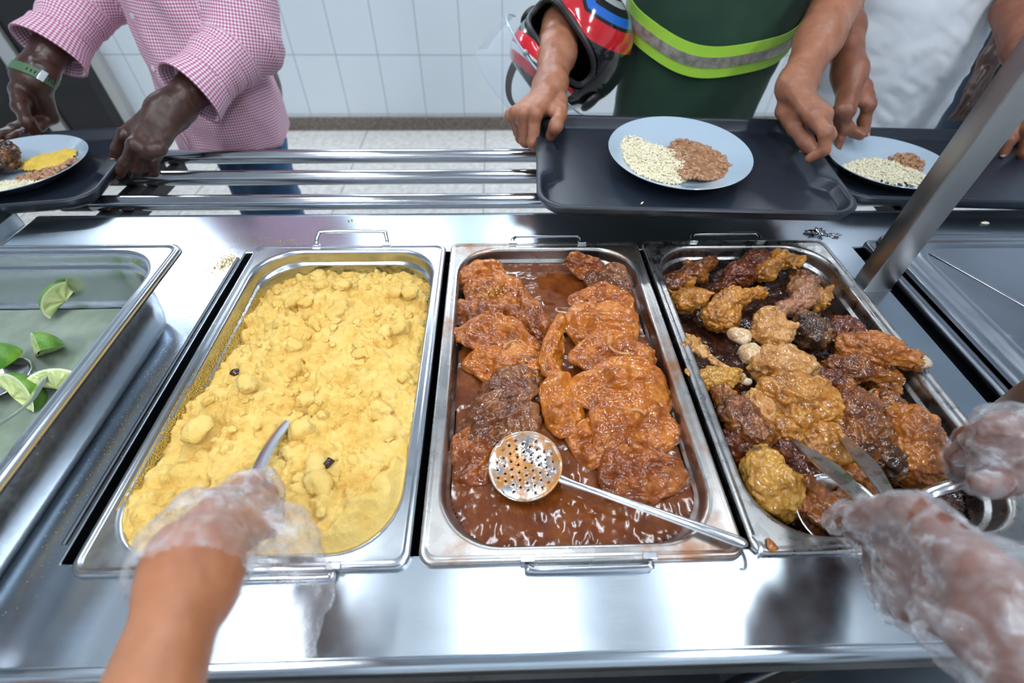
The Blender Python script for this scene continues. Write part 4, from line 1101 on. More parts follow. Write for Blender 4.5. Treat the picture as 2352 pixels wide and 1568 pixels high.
# tray and plate of the customer in green: the tray is held above the rails, tipped a little
ey = Vector((.528, -.028, 0)).normalized(); ex = ey
c4 = Vector((.145, .521, .962))
rotz = math.atan2(-.028, .528); tiltx = math.asin(.020/.325)
Rt = Matrix.Rotation(rotz, 4, 'Z') @ Matrix.Rotation(tiltx, 4, 'X')
ctr_t = c4 + (Rt @ Vector((.265, .1625, 0)))
TR2 = make_tray('scratched black plastic tray held out by the customer in green', ctr_t, Rt.to_euler())
def on(Rm, o, x, y, z): return o+(Rm @ Vector((x, y, z)))
PL2 = make_plate('white plate of rice and brown beans on the tray held by the customer in green', on(Rt, ctr_t, -.0055, .006, -.0196), Rt.to_euler())
PL2.rotation_euler.z += 0
rice_part(PL2, -.040, -.010, .066, .078, .15, .0135, 1500, 'white rice heaped on the left of the plate held by the customer in green', 5)
bean_part(PL2, .034, -.004, .056, .072, .1, .0, 230, 'brown bean stew on the right of the plate held by the customer in green', 6, level=.0150, cut=lambda x, y: x > -.012+.12*y*0)
U, F0 = unit(8, 6)
g = mesh('rice_grain', U*np.array([.0052, .0016, .0015]), F0, M['rice']); g.location = on(Rt, ctr_t, -.085, -.118, -.0180); g.rotation_euler = (0, 0, .9)
tag(g, 'single white rice grain dropped on the tray held by the customer in green', 'rice grain')

R1 = Matrix.Rotation(math.radians(9), 4, 'Z')
o1 = Vector((-.945, .755, .915))
TR1 = make_tray('black plastic tray on the rails held by the customer in pink', o1, R1.to_euler())
PL1 = make_plate('white plate with chicken, flour, beans and rice in front of the customer in pink', on(R1, o1, .080, -.012, -.0196), R1.to_euler(), .124)
rice_part(PL1, .008, -.062, .050, .030, -.1, .010, 520, 'white rice at the front of the plate of the customer in pink', 15)
bean_part(PL1, .052, -.020, .056, .030, .5, .010, 130, 'light brown beans on the plate of the customer in pink', 16)
V, F = heap(lambda x, y: ((x-.036)/.058)**2+((y-.036)/.036)**2 < 1, lambda x, y: plate_floor(math.hypot(x, y))+.001+.016*max(0, 1-((x-.036)/.058)**2-((y-.036)/.036)**2)**.6)
V[:, 2] += .004*np.abs(fbm(V*130, 3, 5))
put('toasted_flour', V, F, M['flour_dust'], PL1, None, 'yellow toasted flour on the plate of the customer in pink', 'side dish')
pos = on(R1, o1, .080, -.012, -.0196)
chicken('thigh', 'char', tuple(pos+Vector((-.062, .020, .038))), tuple(pos+Vector((-.020, .004, .036))), 1.35, 'roast chicken piece with a charred end on the plate of the customer in pink', 71)
chicken('lump', 'orange', tuple(pos+Vector((-.052, -.035, .022))), tuple(pos+Vector((-.036, -.040, .022))), 1.0, 'small orange chicken scrap beside the rice of the customer in pink', 72)

R3 = Matrix.Rotation(math.radians(-4), 4, 'Z')
o3 = Vector((1.015, .772, .915))
TR3 = make_tray('black plastic tray on the rails in front of the customer in white', o3, R3.to_euler())
PL3 = make_plate('white plate of rice and a few beans held by the customer in white', on(R3, o3, -.128, -.027, -.0196), R3.to_euler(), .116)
rice_part(PL3, -.004, -.012, .080, .052, -.25, .015, 900, 'white rice on the plate of the customer in white', 25)
bean_part(PL3, .056, .026, .030, .034, .3, .013, 90, 'brown beans at the right of the plate of the customer in white', 26)
# ------------------------------------------------------------------ people: joint positions (metres)
HANDS = {}
HANDS['cust_green_R'] = dict(wrist=(0.189, 0.862, 1.022), elbow=(0.233, 1.102, 1.075),
    fing=[[(0.155, 0.763, 1.013), (0.152, 0.755, 0.964), (0.171, 0.771, 0.948), (0.194, 0.776, 0.950)],
          [(0.135, 0.775, 1.010), (0.139, 0.778, 0.955), (0.161, 0.796, 0.937), (0.185, 0.802, 0.939)],
          [(0.120, 0.796, 1.001), (0.131, 0.803, 0.951), (0.152, 0.820, 0.934), (0.175, 0.825, 0.936)],
          [(0.112, 0.842, 0.978), (0.127, 0.852, 0.941), (0.142, 0.864, 0.929), (0.162, 0.868, 0.931)]],
    thumb=[(0.204, 0.831, 1.008), (0.203, 0.779, 1.002), (0.193, 0.742, 0.999), (0.186, 0.756, 0.975)])
HANDS['cust_green_L'] = dict(wrist=(0.644, 0.785, 1.048), elbow=(0.774, 0.980, 1.150),
    fing=[[(0.639, 0.689, 1.037), (0.646, 0.643, 1.027), (0.651, 0.633, 1.002), (0.637, 0.639, 0.985)],
          [(0.651, 0.691, 1.037), (0.687, 0.691, 1.002), (0.681, 0.695, 0.971), (0.658, 0.697, 0.966)],
          [(0.663, 0.698, 1.035), (0.695, 0.707, 1.001), (0.689, 0.710, 0.972), (0.667, 0.712, 0.968)],
          [(0.671, 0.706, 1.033), (0.695, 0.715, 1.004), (0.691, 0.717, 0.984), (0.672, 0.719, 0.980)]],
    thumb=[(0.640, 0.776, 1.016), (0.642, 0.729, 1.002), (0.654, 0.698, 0.989), (0.669, 0.681, 0.975)])
HANDS['cust_pink_L'] = dict(wrist=(-0.596, 0.858, 0.975), elbow=(-0.476, 1.065, 1.049),
    fing=[[(-0.621, 0.765, 0.954), (-0.655, 0.762, 0.921), (-0.676, 0.759, 0.902), (-0.693, 0.762, 0.888)],
          [(-0.612, 0.767, 0.945), (-0.646, 0.770, 0.906), (-0.667, 0.781, 0.884), (-0.686, 0.784, 0.869)],
          [(-0.602, 0.774, 0.939), (-0.636, 0.778, 0.904), (-0.656, 0.788, 0.884), (-0.673, 0.790, 0.869)],
          [(-0.589, 0.781, 0.938), (-0.616, 0.780, 0.910), (-0.623, 0.780, 0.890), (-0.642, 0.782, 0.883)]],
    thumb=[(-0.623, 0.837, 0.971), (-0.658, 0.804, 0.957), (-0.684, 0.804, 0.931), (-0.702, 0.800, 0.911)])
HANDS['cust_pink_R'] = dict(wrist=(-0.929, 0.988, 1.000), elbow=(-0.859, 1.202, 1.109),
    fing=[[(-0.984, 0.983, 0.919), (-0.993, 0.937, 0.915), (-0.998, 0.910, 0.916), (-1.002, 0.889, 0.918)],
          [(-0.975, 0.998, 0.917), (-0.985, 0.948, 0.912), (-0.992, 0.917, 0.914), (-0.996, 0.895, 0.916)],
          [(-0.957, 0.990, 0.914), (-0.966, 0.944, 0.910), (-0.972, 0.915, 0.911), (-0.976, 0.893, 0.913)],
          [(-0.944, 0.994, 0.917), (-0.951, 0.957, 0.913), (-0.955, 0.936, 0.914), (-0.959, 0.918, 0.916)]],
    thumb=[(-0.948, 0.965, 0.984), (-0.933, 0.922, 0.967), (-0.916, 0.898, 0.947), (-0.916, 0.899, 0.920)])
HANDS['cust_white_R'] = dict(wrist=(0.827, 0.908, 1.030), elbow=(0.860, 1.129, 1.130),
    fing=[[(0.800, 0.826, 0.994), (0.817, 0.843, 0.956), (0.817, 0.832, 0.932), (0.820, 0.828, 0.911)],
          [(0.789, 0.832, 0.994), (0.807, 0.854, 0.953), (0.821, 0.857, 0.926), (0.835, 0.860, 0.909)],
          [(0.791, 0.839, 0.991), (0.817, 0.835, 0.954), (0.843, 0.840, 0.943), (0.850, 0.820, 0.943)],
          [(0.801, 0.845, 0.986), (0.824, 0.836, 0.959), (0.842, 0.831, 0.950), (0.849, 0.814, 0.950)]],
    thumb=[(0.848, 0.888, 1.016), (0.848, 0.844, 1.000), (0.858, 0.846, 0.967), (0.864, 0.832, 0.946)])
HANDS['cust_white_L'] = dict(wrist=(1.255, 0.903, 1.000), elbow=(1.288, 1.126, 1.107),
    fing=[[(1.215, 0.830, 0.951), (1.229, 0.818, 0.909), (1.243, 0.821, 0.886), (1.222, 0.824, 0.878)],
          [(1.232, 0.829, 0.947), (1.253, 0.822, 0.902), (1.269, 0.828, 0.876), (1.248, 0.831, 0.868)],
          [(1.252, 0.833, 0.945), (1.267, 0.821, 0.903), (1.282, 0.828, 0.879), (1.261, 0.830, 0.871)],
          [(1.268, 0.840, 0.947), (1.271, 0.821, 0.915), (1.275, 0.817, 0.895), (1.257, 0.820, 0.888)]],
    thumb=[(1.233, 0.894, 0.976), (1.210, 0.860, 0.952), (1.197, 0.837, 0.928), (1.197, 0.827, 0.904)])
HANDS['serv_L'] = dict(wrist=(-0.125, -0.036, 1.035), elbow=(-0.045, -0.310, 1.120),
    fing=[[(-0.142, 0.026, 0.980), (-0.143, 0.055, 0.952), (-0.146, 0.054, 0.928), (-0.158, 0.054, 0.913)],
          [(-0.133, 0.022, 0.976), (-0.139, 0.050, 0.942), (-0.151, 0.048, 0.917), (-0.166, 0.052, 0.904)],
          [(-0.124, 0.015, 0.975), (-0.133, 0.037, 0.942), (-0.147, 0.036, 0.920), (-0.161, 0.042, 0.908)],
          [(-0.117, 0.005, 0.974), (-0.126, 0.019, 0.946), (-0.138, 0.021, 0.932), (-0.149, 0.027, 0.921)]],
    thumb=[(-0.135, -0.011, 1.022), (-0.146, 0.020, 0.995), (-0.147, 0.042, 0.973), (-0.146, 0.057, 0.956)])
HANDS['serv_R_near'] = dict(wrist=(0.391, -0.090, 1.045), elbow=(0.560, -0.330, 1.120),
    fing=[[(0.403, -0.015, 1.001), (0.406, 0.010, 0.968), (0.403, 0.016, 0.944), (0.399, 0.016, 0.925)],
          [(0.398, -0.029, 0.985), (0.415, -0.011, 0.947), (0.424, 0.003, 0.924), (0.427, 0.014, 0.906)],
          [(0.394, -0.047, 0.976), (0.409, -0.035, 0.938), (0.421, -0.018, 0.922), (0.431, -0.003, 0.913)],
          [(0.393, -0.066, 0.973), (0.404, -0.057, 0.942), (0.410, -0.044, 0.929), (0.418, -0.032, 0.921)]],
    thumb=[(0.385, -0.060, 1.050), (0.385, -0.019, 1.034), (0.387, -0.007, 1.004), (0.383, -0.003, 0.981)])
HANDS['serv_R_far'] = dict(wrist=(0.592, 0.053, 0.995), elbow=(0.780, -0.060, 1.100),
    fing=[[(0.511, 0.057, 1.029), (0.521, 0.068, 0.990), (0.519, 0.061, 0.967), (0.529, 0.053, 0.952)],
          [(0.512, 0.049, 1.026), (0.525, 0.061, 0.984), (0.531, 0.058, 0.956), (0.546, 0.053, 0.942)],
          [(0.515, 0.038, 1.016), (0.529, 0.051, 0.977), (0.538, 0.050, 0.953), (0.555, 0.049, 0.941)],
          [(0.521, 0.028, 1.007), (0.532, 0.040, 0.977), (0.539, 0.042, 0.959), (0.553, 0.043, 0.949)]],
    thumb=[(0.563, 0.045, 0.987), (0.524, 0.026, 0.992), (0.495, 0.017, 1.004), (0.474, 0.013, 1.013)])# ------------------------------------------------------------------ people
def skin(name, base, dark, warm, rough=.42):
    a = Mat(name, base, rough); n = a.noise(26, 5, .6); n2 = a.noise(9, 3)
    c = a.ramp(n, [(.3, dark), (.55, base), (.75, warm)])
    a.color(c); a.rough(a.ramp(n2, [(.3, rough-.08), (.7, rough+.08)]))
    a.bump(a.voro(420), .10, .0008); a.bump(n, .16, .002)
    a.set(Subsurface_Weight=.08, Subsurface_Radius=(.006, .0025, .0012)); M[name] = a.m
skin('skin_deep', (.060, .024, .016), (.038, .015, .011), (.085, .036, .025), .36)
skin('skin_tan', (.40, .165, .092), (.29, .105, .055), (.50, .235, .15))
skin('skin_tan_red', (.36, .14, .078), (.26, .09, .048), (.47, .20, .125))
skin('skin_brown', (.27, .10, .055), (.19, .065, .036), (.34, .145, .085))
skin('skin_light_brown', (.45, .18, .085), (.38, .14, .062), (.50, .22, .115))
skin('skin_dark_brown', (.19, .065, .036), (.13, .042, .024), (.27, .10, .06))
M['nail_pink'] = Mat('nail_pink', (.58, .34, .27), .25).m
M['nail_tan'] = Mat('nail_tan', (.50, .27, .18), .25).m
# glove film: a thin crumpled translucent sheet
a = Mat('glove_film', (.80, .82, .86), .16); a.set(Coat_Weight=.3)
tr = a.n('ShaderNodeBsdfTransparent'); tr.inputs[0].default_value = (.97, .95, .95, 1)
n = a.noise(34, 4, .6, None, 'Object', 'Fac', 1.2); v = a.noise(80, 3, .6)
f = a.math('ADD', a.math('MULTIPLY', n, .8), a.math('MULTIPLY', v, .2))
lw = a.n('ShaderNodeLayerWeight'); lw.inputs[0].default_value = .4
fac = a.math('ADD', a.ramp(f, [(.42, .06), (.53, .17), (.64, .46)]), a.math('MULTIPLY', lw.outputs['Facing'], .22))
mx = a.n('ShaderNodeMixShader'); a.l(fac, mx.inputs[0]); a.l(tr.outputs[0], mx.inputs[1]); a.l(a.b.outputs[0], mx.inputs[2]); a.l(mx.outputs[0], a.out.inputs[0])
a.bump(f, .5, .004); M['glove'] = a.m
# cloth
a = Mat('gingham_cloth', (.7, .6, .68), .85)
uvn = a.tc('UV'); sx = a.n('ShaderNodeSeparateXYZ'); a.l(uvn, sx.inputs[0])
def chk(v): return a.math('GREATER_THAN', a.math('FRACT', a.math('MULTIPLY', v, 1/.0062)), .5)
w = a.math('MULTIPLY', a.math('ADD', chk(sx.outputs[0]), chk(sx.outputs[1])), .5)
a.color(a.ramp(w, [(0.0, (.84, .78, .84)), (.5, (.66, .36, .48)), (1.0, (.44, .10, .22))])); M['gingham'] = a.m
def cloth(name, base, var=.12, rough=.85, sc=700, **kw):
    a = Mat(name, base, rough, **kw); n = a.noise(6, 4, .6)
    a.color(a.ramp(n, [(.3, tuple(c*(1-var) for c in base)), (.7, tuple(min(1, c*(1+var)) for c in base))]))
    a.bump(a.noise(sc, 2), .15, .001); a.set(Sheen_Weight=.15); M[name] = a.m; return a
cloth('green_cloth', (.012, .048, .026), .2); cloth('white_cloth', (.74, .77, .83), .04); cloth('jeans', (.030, .115, .26), .3); cloth('dark_denim', (.012, .028, .055), .3)
cloth('apron_cloth', (.74, .78, .84), .04); cloth('black_cloth', (.012, .012, .014), .2); cloth('shoe_leather', (.02, .018, .016), .2, .5)
a = cloth('hivis_lime', (.42, .75, .06), .12, .6); a.set(Emission_Strength=0.0)
a = Mat('reflective_tape', (.36, .34, .29), .4, .3); v = a.noise(60, 3); a.color(a.ramp(v, [(.35, (.26, .24, .20)), (.65, (.48, .46, .40))])); M['tape'] = a.m
M['hair'] = Mat('black_hair', (.012, .010, .009), .5).m
M['button'] = Mat('pearl_button', (.75, .72, .72), .25).m
M['strap'] = Mat('green_rubber_strap', (.07, .15, .075), .55).m
M['buckle'] = Mat('steel_buckle', (.72, .74, .78), .2, .9).m

def vec(p): return np.asarray(p, float)
def arm_prims(hd, s=1.0, wr=1.0):
    """hand joints -> palm primitives, finger chains, thumb chain, forearm chain"""
    w, e = vec(hd['wrist']), vec(hd['elbow'])
    K = [vec(c[0]) for c in hd['fing']]
    nrm = np.cross(K[0]-w, K[3]-w); nrm /= np.linalg.norm(nrm)+1e-9
    camp = np.array(cam.location) if False else np.array([.0838, -.1543, 1.3687])
    if nrm@(camp-w) < 0: nrm = -nrm             # dorsal side: the side these people show
    axis = (w-e)/np.linalg.norm(w-e)
    side = K[3]-K[0]; side -= axis*(side@axis); side /= np.linalg.norm(side)+1e-9
    r0 = .0105*s
    palm = []
    wi = [w+side*o*s for o in (-.013, -.004, .005, .013)]
    for i in range(4):
        palm.append((wi[i], K[i], .0165*s*wr, (.0115, .0118, .0112, .0102)[i]*s))
    palm.append((w-nrm*.004, (K[1]+K[2])/2-nrm*.010, .016*s, .013*s))
    tend = [(w+nrm*.011*s+side*o, K[i]+nrm*.0085*s, .0022*s, .0030*s) for i, o in enumerate((-.006, -.002, .002, .006))]
    tend += [(K[i]+nrm*.0035*s, K[i]+nrm*.004*s, .0098*s, .0095*s) for i in range(4)]
    fing = []
    for i, c in enumerate(hd['fing']):
        q = [vec(p) for p in c]; k = (1.0, 1.03, .97, .86)[i]*s
        fing.append([(q[0], q[1], .0108*k, .0096*k), (q[1], q[2], .0098*k, .0085*k), (q[2], q[3], .0085*k, .0070*k), (q[1], q[1]+1e-4, .0102*k, .0102*k)])
    q = [vec(p) for p in hd['thumb']]
    thumb = [(w+(q[0]-w)*.35, q[0], .014*s, .0165*s), (q[0], q[1], .0165*s, .0120*s), (q[1], q[2], .0120*s, .0108*s), (q[2], q[3], .0112*s, .0088*s)]
    thumb.append(((q[0]+q[1])/2, (K[0]+K[1])/2*.6+w*.4, .013*s, .012*s))
    thumb.append((q[0]*.35+q[1]*.65, K[0]*.75+w*.25, .0105*s, .0105*s))
    mid = e+(w-e)*.45
    fore = [(e, mid, .041*s, .037*s), (mid, w-axis*.02, .036*s, .0265*s), (w-axis*.025, w, .026*s, .0225*s)]
    for o in (-.012, .012): fore.append((w-axis*.012+side*o*s, w+side*o*s, .0195*s*wr, .018*s*wr))
    fore.append((w-axis*.035-side*.018*s*0+side*.020*s+nrm*.004, w-axis*.02+side*.019*s+nrm*.006, .011*s, .0105*s))     # ulna bump
    return dict(palm=palm, tend=tend, fing=fing, thumb=thumb, fore=fore, w=w, e=e, axis=axis, nrm=nrm, side=side)
def hand_fn(a, glove=False, s=1.0):
    kk = .016 if glove else .009
    def chain(P, L, k):
        o = None
        for p in L:
            d = d_cone(P, *p); o = d if o is None else smin(o, d, k)
        return o
    def fn(P):
        o = chain(P, a['palm'], kk); o = smin(o, chain(P, a['fore'], .018), .016)
        if not glove: o = smin(o, chain(P, a['tend'], .004), .007)
        f = None
        for c in a['fing']:
            d = chain(P, c, .004); f = d if f is None else (smin(f, d, .012) if glove else smin(f, d, .0012))
        o = smin(o, f, .016 if glove else .0065)
        t = chain(P, a['thumb'], .008)
        return smin(o, t, .016 if glove else .006)
    return fn
def bounds(a, pad, fore=True):
    A = [a['w'], a['e']] if fore else [a['w']]
    for c in a['fing']: A += [p[0] for p in c]+[p[1] for p in c]
    A += [p[1] for p in a['thumb']]
    A = np.array(A); return A.min(0)-pad, A.max(0)+pad
def normals(V, F):
    n = np.zeros_like(V); q = np.cross(V[F[:, 2]]-V[F[:, 0]], V[F[:, 3]]-V[F[:, 1]])
    for i in range(4): np.add.at(n, F[:, i], q)
    return n/(np.linalg.norm(n, axis=1)[:, None]+1e-12)
def add_nail(parent, hd, which, m, s=1.0, lift=.0072, off=None):
    q = [vec(p) for p in (hd['thumb'] if which == 't' else hd['fing'][which])]
    ax = q[-1]-q[-2]; ax /= np.linalg.norm(ax); c = q[-1]+ax*.001
    view = np.array([.0838, -.1543, 1.3687])-c
    if off is not None: view = np.array(off, float)
    n = view-ax*(view@ax); n /= np.linalg.norm(n); sd = np.cross(ax, n)
    V = []; F = []; nu, nv = 9, 9
    for i in range(nu):
        for j in range(nv):
            u = (i/(nu-1)*2-1); v = (j/(nv-1)*2-1)
            u2, v2 = u*math.sqrt(1-v*v/2), v*math.sqrt(1-u*u/2)
            V.append(c+sd*u2*.0062*s+ax*v2*.0075*s+n*(lift*s+.0012-.0030*u2*u2-.0010*max(v2, 0)**2))
    for i in range(nu-1):
        for j in range(nv-1): F.append((i*nv+j, (i+1)*nv+j, (i+1)*nv+j+1, i*nv+j+1))
    o = mesh('fingernail', np.array(V), F, m, parent); sdm = o.modifiers.new('solid', 'SOLIDIFY'); sdm.thickness = .0009
    return o

def body(name, skinm, parent, arms, sh, neck, head_c, hips, extra=None, sh_hand=1.0, rot=0.0):
    """one mesh: fine arms and hands, coarser trunk, neck and head"""
    VV, FF, b = [], [], 0
    for a in arms:
        lo, hi = bounds(a, .03*1.0); lo -= .022; hi += .022
        V, F = nets(hand_fn(a), lo, hi, .0023, 1)
        N = normals(V, F)
        V = V+N*(.0006*fbm(V*60, 2, 3)+.00035*np.abs(fbm(V*np.array([180, 180, 180]), 2, 8)))[:, None]
        VV.append(V); FF.append(F+b); b += len(V)
    c, s = math.cos(rot), math.sin(rot)
    Rm = np.array([[c, -s, 0], [s, c, 0], [0, 0, 1.0]])
    hc = vec(head_c); nk = vec(neck); hp = vec(hips)
    def L(x, y, z): return hc+Rm@np.array([x, y, z])
    pr = []
    for a, q in zip(arms, sh):
        pr += [(vec(q), a['e'], .052, .040)]
    pr += [(nk-np.array([0, 0, .06]), nk+(hc-nk)*.5, .058, .054), (nk-np.array([0, 0, .12]), (nk+hp)/2, .125, .115), ((nk+hp)/2, hp, .115, .13)]
    if len(sh) == 2: pr.append((vec(sh[0]), vec(sh[1]), .06, .06))
    def fn(P):
        o = None
        for p in pr:
            d = d_cone(P, *p); o = d if o is None else smin(o, d, .03)
        d = d_ell(P, L(0, 0, .02), (.076, .096, .105), Rm)
        d = smin(d, d_ell(P, L(0, -.035, -.055), (.055, .060, .055), Rm), .04)
        d = smin(d, d_cone(P, L(0, -.088, .012), L(0, -.108, -.018), .010, .016), .014)     # nose
        for sx in (-1, 1):
            d = smin(d, d_ell(P, L(sx*.078, .008, -.002), (.010, .020, .032), Rm), .008)      # ears
            d = smin(d, d_cone(P, L(sx*.012, -.088, .030), L(sx*.045, -.080, .032), .010, .009), .012)  # brow
            d = np.maximum(d, -d_ell(P, L(sx*.031, -.093, .012), (.014, .010, .009), Rm))     # eye socket
        d = smin(d, d_cone(P, L(-.020, -.092, -.052), L(.020, -.092, -.052), .007, .007), .008)  # lips
        return smin(o, d, .03)
    A = np.array([p[0] for p in pr]+[p[1] for p in pr]+[hc])
    V, F = nets(fn, A.min(0)-.16, A.max(0)+.16, .0075, 1)
    VV.append(V); FF.append(F+b); b += len(V)
    o = mesh('body', np.concatenate(VV), np.concatenate(FF), M[skinm], parent)
    # eyes and hair
    for sx in (-1, 1):
        e = blob('eye', tuple(L(sx*.031, -.080, .012)), .0115, 1, M['porcelain'], parent, 0.0, 2)
        blob('iris', (Rm@np.array([0, -.0085, 0])).tolist(), .0052, 1, M['black_paint'], e, 0.0, 2)
    def hf(P):
        d = d_ell(P, L(0, .010, .032), (.083, .100, .106), Rm)
        cut = (P-L(0, 0, .045))@(Rm@np.array([0, 1, .45])/1.0966)
        return np.maximum(d, -cut-.045)
    V, F = nets(hf, hc-.16, hc+.17, .006, 0)
    mesh('hair', V, F, M['hair'], parent)
    return o

def garment(name, m, parent, fn, lo, hi, h=.0048, fold=(.006, 9.0), ridge=None, uvfn=None, smooth=1):
    V, F = nets(fn, lo, hi, h, smooth); N = normals(V, F)
    d = fold[0]*fbm(V*fold[1], 3, 5)
    if ridge is not None: d = d+ridge(V)
    V = V+N*d[:, None]
    return mesh(name, V, F, m, parent, uv=None if uvfn is None else uvfn(V))
class Torso:
    """elliptic trunk along z: centre line, half width, half depth, facing angle"""
    def __init__(s, zs, cx, cy, a, b, rot): s.z, s.cx, s.cy, s.a, s.b, s.rot = zs, cx, cy, a, b, rot
    def at(s, z): return [np.interp(z, s.z, q) for q in (s.cx, s.cy, s.a, s.b)]
    def sdf(s, P):
        cx, cy, a, b = s.at(P[..., 2]); dx, dy = P[..., 0]-cx, P[..., 1]-cy
        c, q = math.cos(s.rot), math.sin(s.rot); u = dx*c+dy*q; v = -dx*q+dy*c
        k0 = np.sqrt((u/a)**2+(v/b)**2); k1 = np.sqrt((u/a**2)**2+(v/b**2)**2)
        d = k0*(k0-1)/np.maximum(k1, 1e-6)
        return np.maximum(d, np.maximum(s.z[0]-P[..., 2], P[..., 2]-s.z[-1]))
    def uv(s, V):
        cx, cy, a, b = s.at(V[:, 2]); dx, dy = V[:, 0]-cx, V[:, 1]-cy
        c, q = math.cos(s.rot), math.sin(s.rot); u = dx*c+dy*q; v = -dx*q+dy*c
        return np.stack([(np.arctan2(u/a, -v/b))*.155, V[:, 2]], 1)
    def pt(s, ang, z, off=0.0):
        """ang 0 = facing direction (local -y)"""
        cx, cy, a, b = s.at(z); u, v = (a+off)*math.sin(ang), -(b+off)*math.cos(ang)
        c, q = math.cos(s.rot), math.sin(s.rot); return np.array([cx+u*c-v*q, cy+u*q+v*c, z])
def strip(T, parent, name, m, fn, a0, a1, n=60, th=.003, w=None, off=.006):
    """band lying on the trunk: fn(ang)->(z centre, half width)"""
    mb = MB(); L = []
    for i in range(n+1):
        a = a0+(a1-a0)*i/n; z, hw = fn(a)
        L.append([T.pt(a, z-hw, off), T.pt(a, z+hw, off), T.pt(a, z+hw, off+th), T.pt(a, z-hw, off+th)])
    mb.loft(L, True, True, True); return mb.build(name, m, parent, sharp=40)
def legs(parent, m, hips, feet, r=(.098, .060), h=.008, top=.93, hipw=.165):
    hp = vec(hips)
    for k in (0, 1): pass
    f = [vec(q) for q in feet]; kn = [(hp*np.array([.5, .5, .55])+q*np.array([.5, .5, .45])) for q in f]
    for i, q in enumerate(kn): q[2] = .50; q[1] -= .015
    hs = [hp+(q-hp)*np.array([.8, .8, 0]) for q in f]
    def fn(P):
        o = None
        for i in (0, 1):
            d = smin(d_cone(P, hs[i], kn[i], r[0], .070), d_cone(P, kn[i], f[i]+np.array([0, 0, .06]), .068, r[1]), .02)
            o = d if o is None else smin(o, d, .02)
        o = smin(o, d_ell(P, hp+np.array([0, .01, .02]), (hipw, .115, .12)), .03)
        return np.maximum(o, np.maximum(.045-P[..., 2], P[..., 2]-top))
    A = np.array(f+[hp]); lo = A.min(0)-np.array([.2, .2, 0]); hi = A.max(0)+np.array([.2, .2, .16]); lo[2] = .02
    V, F = nets(fn, lo, hi, h, 1); V = V+normals(V, F)*(.006*fbm(V*np.array([14, 14, 22]), 3, 7))[:, None]
    mesh('trousers', V, F, m, parent)
    for q in f:
        def sf(P):
            d = smin(d_cone(P, q+np.array([0, .03, .045]), q+np.array([0, -.10, .032]), .042, .034), d_cone(P, q+np.array([0, -.10, .032]), q+np.array([0, -.17, .028]), .036, .028), .02)
            return np.maximum(d, .002-P[..., 2])
        V, F = nets(sf, q-np.array([.08, .26, q[2]]), q+np.array([.08, .12, .13]), .006, 1)
        mesh('shoe', V, F, M['shoe_leather'], parent)

def arm_uv(segs, T):
    def f(V):
        uv = T.uv(V); dt = np.abs(T.sdf(V)); best = dt.copy(); off = 2.0
        for a, b, r in segs:
            a, b = vec(a), vec(b); L = np.linalg.norm(b-a); t = (b-a)/L
            d = np.abs(d_cone(V, a, b, r, r)); k = d < best
            u = np.cross(t, (0, 1.0, 0)); u /= np.linalg.norm(u); v = np.cross(t, u); q = V-a
            ang = np.arctan2(q@v, -(q@u))
            uv[k] = np.stack([ang[k]*r+off, (q@t)[k]], 1); best = np.minimum(best, d); off += 1
        return uv
    return f
def cuff(parent, name, m, c, ax, r, w, flare, uvs=True):
    """rolled cuff: open band round an arm"""
    c = vec(c); ax = vec(ax)/np.linalg.norm(ax); u = np.cross(ax, (0, 1.0, 0)); u /= np.linalg.norm(u); v = np.cross(ax, u)
    n = 48; pr = [(-w*.5, .004), (-w*.48, .0085), (-w*.2, .0095), (w*.3, .0085+flare*.7), (w*.48, .0075+flare), (w*.5, .004+flare), (w*.44, .0015+flare), (0, .001), (-w*.45, .001)]
    V = []; UV = []
    for (t, o) in pr:
        for i in range(n):
            a = 2*math.pi*i/n; rr = r+o+.0025*math.sin(3*a+1)*(1 if t > 0 else .5)
            V.append(c+ax*t+(u*math.cos(a)+v*math.sin(a))*rr); UV.append((a*r, t+5))
    F = [(k*n+i, k*n+(i+1) % n, ((k+1) % len(pr))*n+(i+1) % n, ((k+1) % len(pr))*n+i) for k in range(len(pr)) for i in range(n)]
    return mesh(name, V, F, m, parent, uv=UV, sharp=60)
def person(label, base):
    return thing('person', label, 'person', base)
def local(root):
    """children are modelled in world space: move them into the space of the root"""
    bpy.context.view_layer.update()
    for ch in list(root.children): ch.matrix_parent_inverse = root.matrix_world.inverted()

# ---- customer in the pink gingham shirt
p = person('customer in a pink gingham shirt and blue jeans holding a tray at the left', (-.62, 1.18, 0))
aL = arm_prims(HANDS['cust_pink_L'], 1.12); aR = arm_prims(HANDS['cust_pink_R'], 1.12)
shL, shR = (-.435, 1.16, 1.36), (-.80, 1.22, 1.36)
body('body', 'skin_deep', p, [aL, aR], [shL, shR], (-.62, 1.19, 1.44), (-.63, 1.12, 1.62), (-.62, 1.19, .92), rot=-.35)
T1 = Torso([.775, .85, 1.0, 1.15, 1.3, 1.42], [-.640, -.638, -.632, -.625, -.62, -.62], [1.165, 1.165, 1.17, 1.18, 1.19, 1.19], [.168, .168, .165, .168, .172, .10], [.128, .125, .120, .118, .115, .08], -.55)
def shirt1(P):
    d = np.maximum(T1.sdf(P), (.805+.16*(P[..., 0]+.56)-.25*np.maximum(P[..., 0]+.52, 0))-P[..., 2])
    # curved shirt tail
    for a, sh_, t in ((aL, shL, .62), (aR, shR, .60)):
        c = a['e']+(a['w']-a['e'])*t
        s1 = smin(d_cone(P, vec(sh_), a['e'], .078, .064), d_cone(P, a['e'], c, .062, .052), .03)
        k = a['axis']; s1 = np.maximum(s1, (P-c)@k)
        s1 = np.maximum(s1, -np.maximum(d_cone(P, a['e'], a['w'], .043, .043), -((P-c)@k+.05)))
        d = smin(d, s1, .025)
    return d
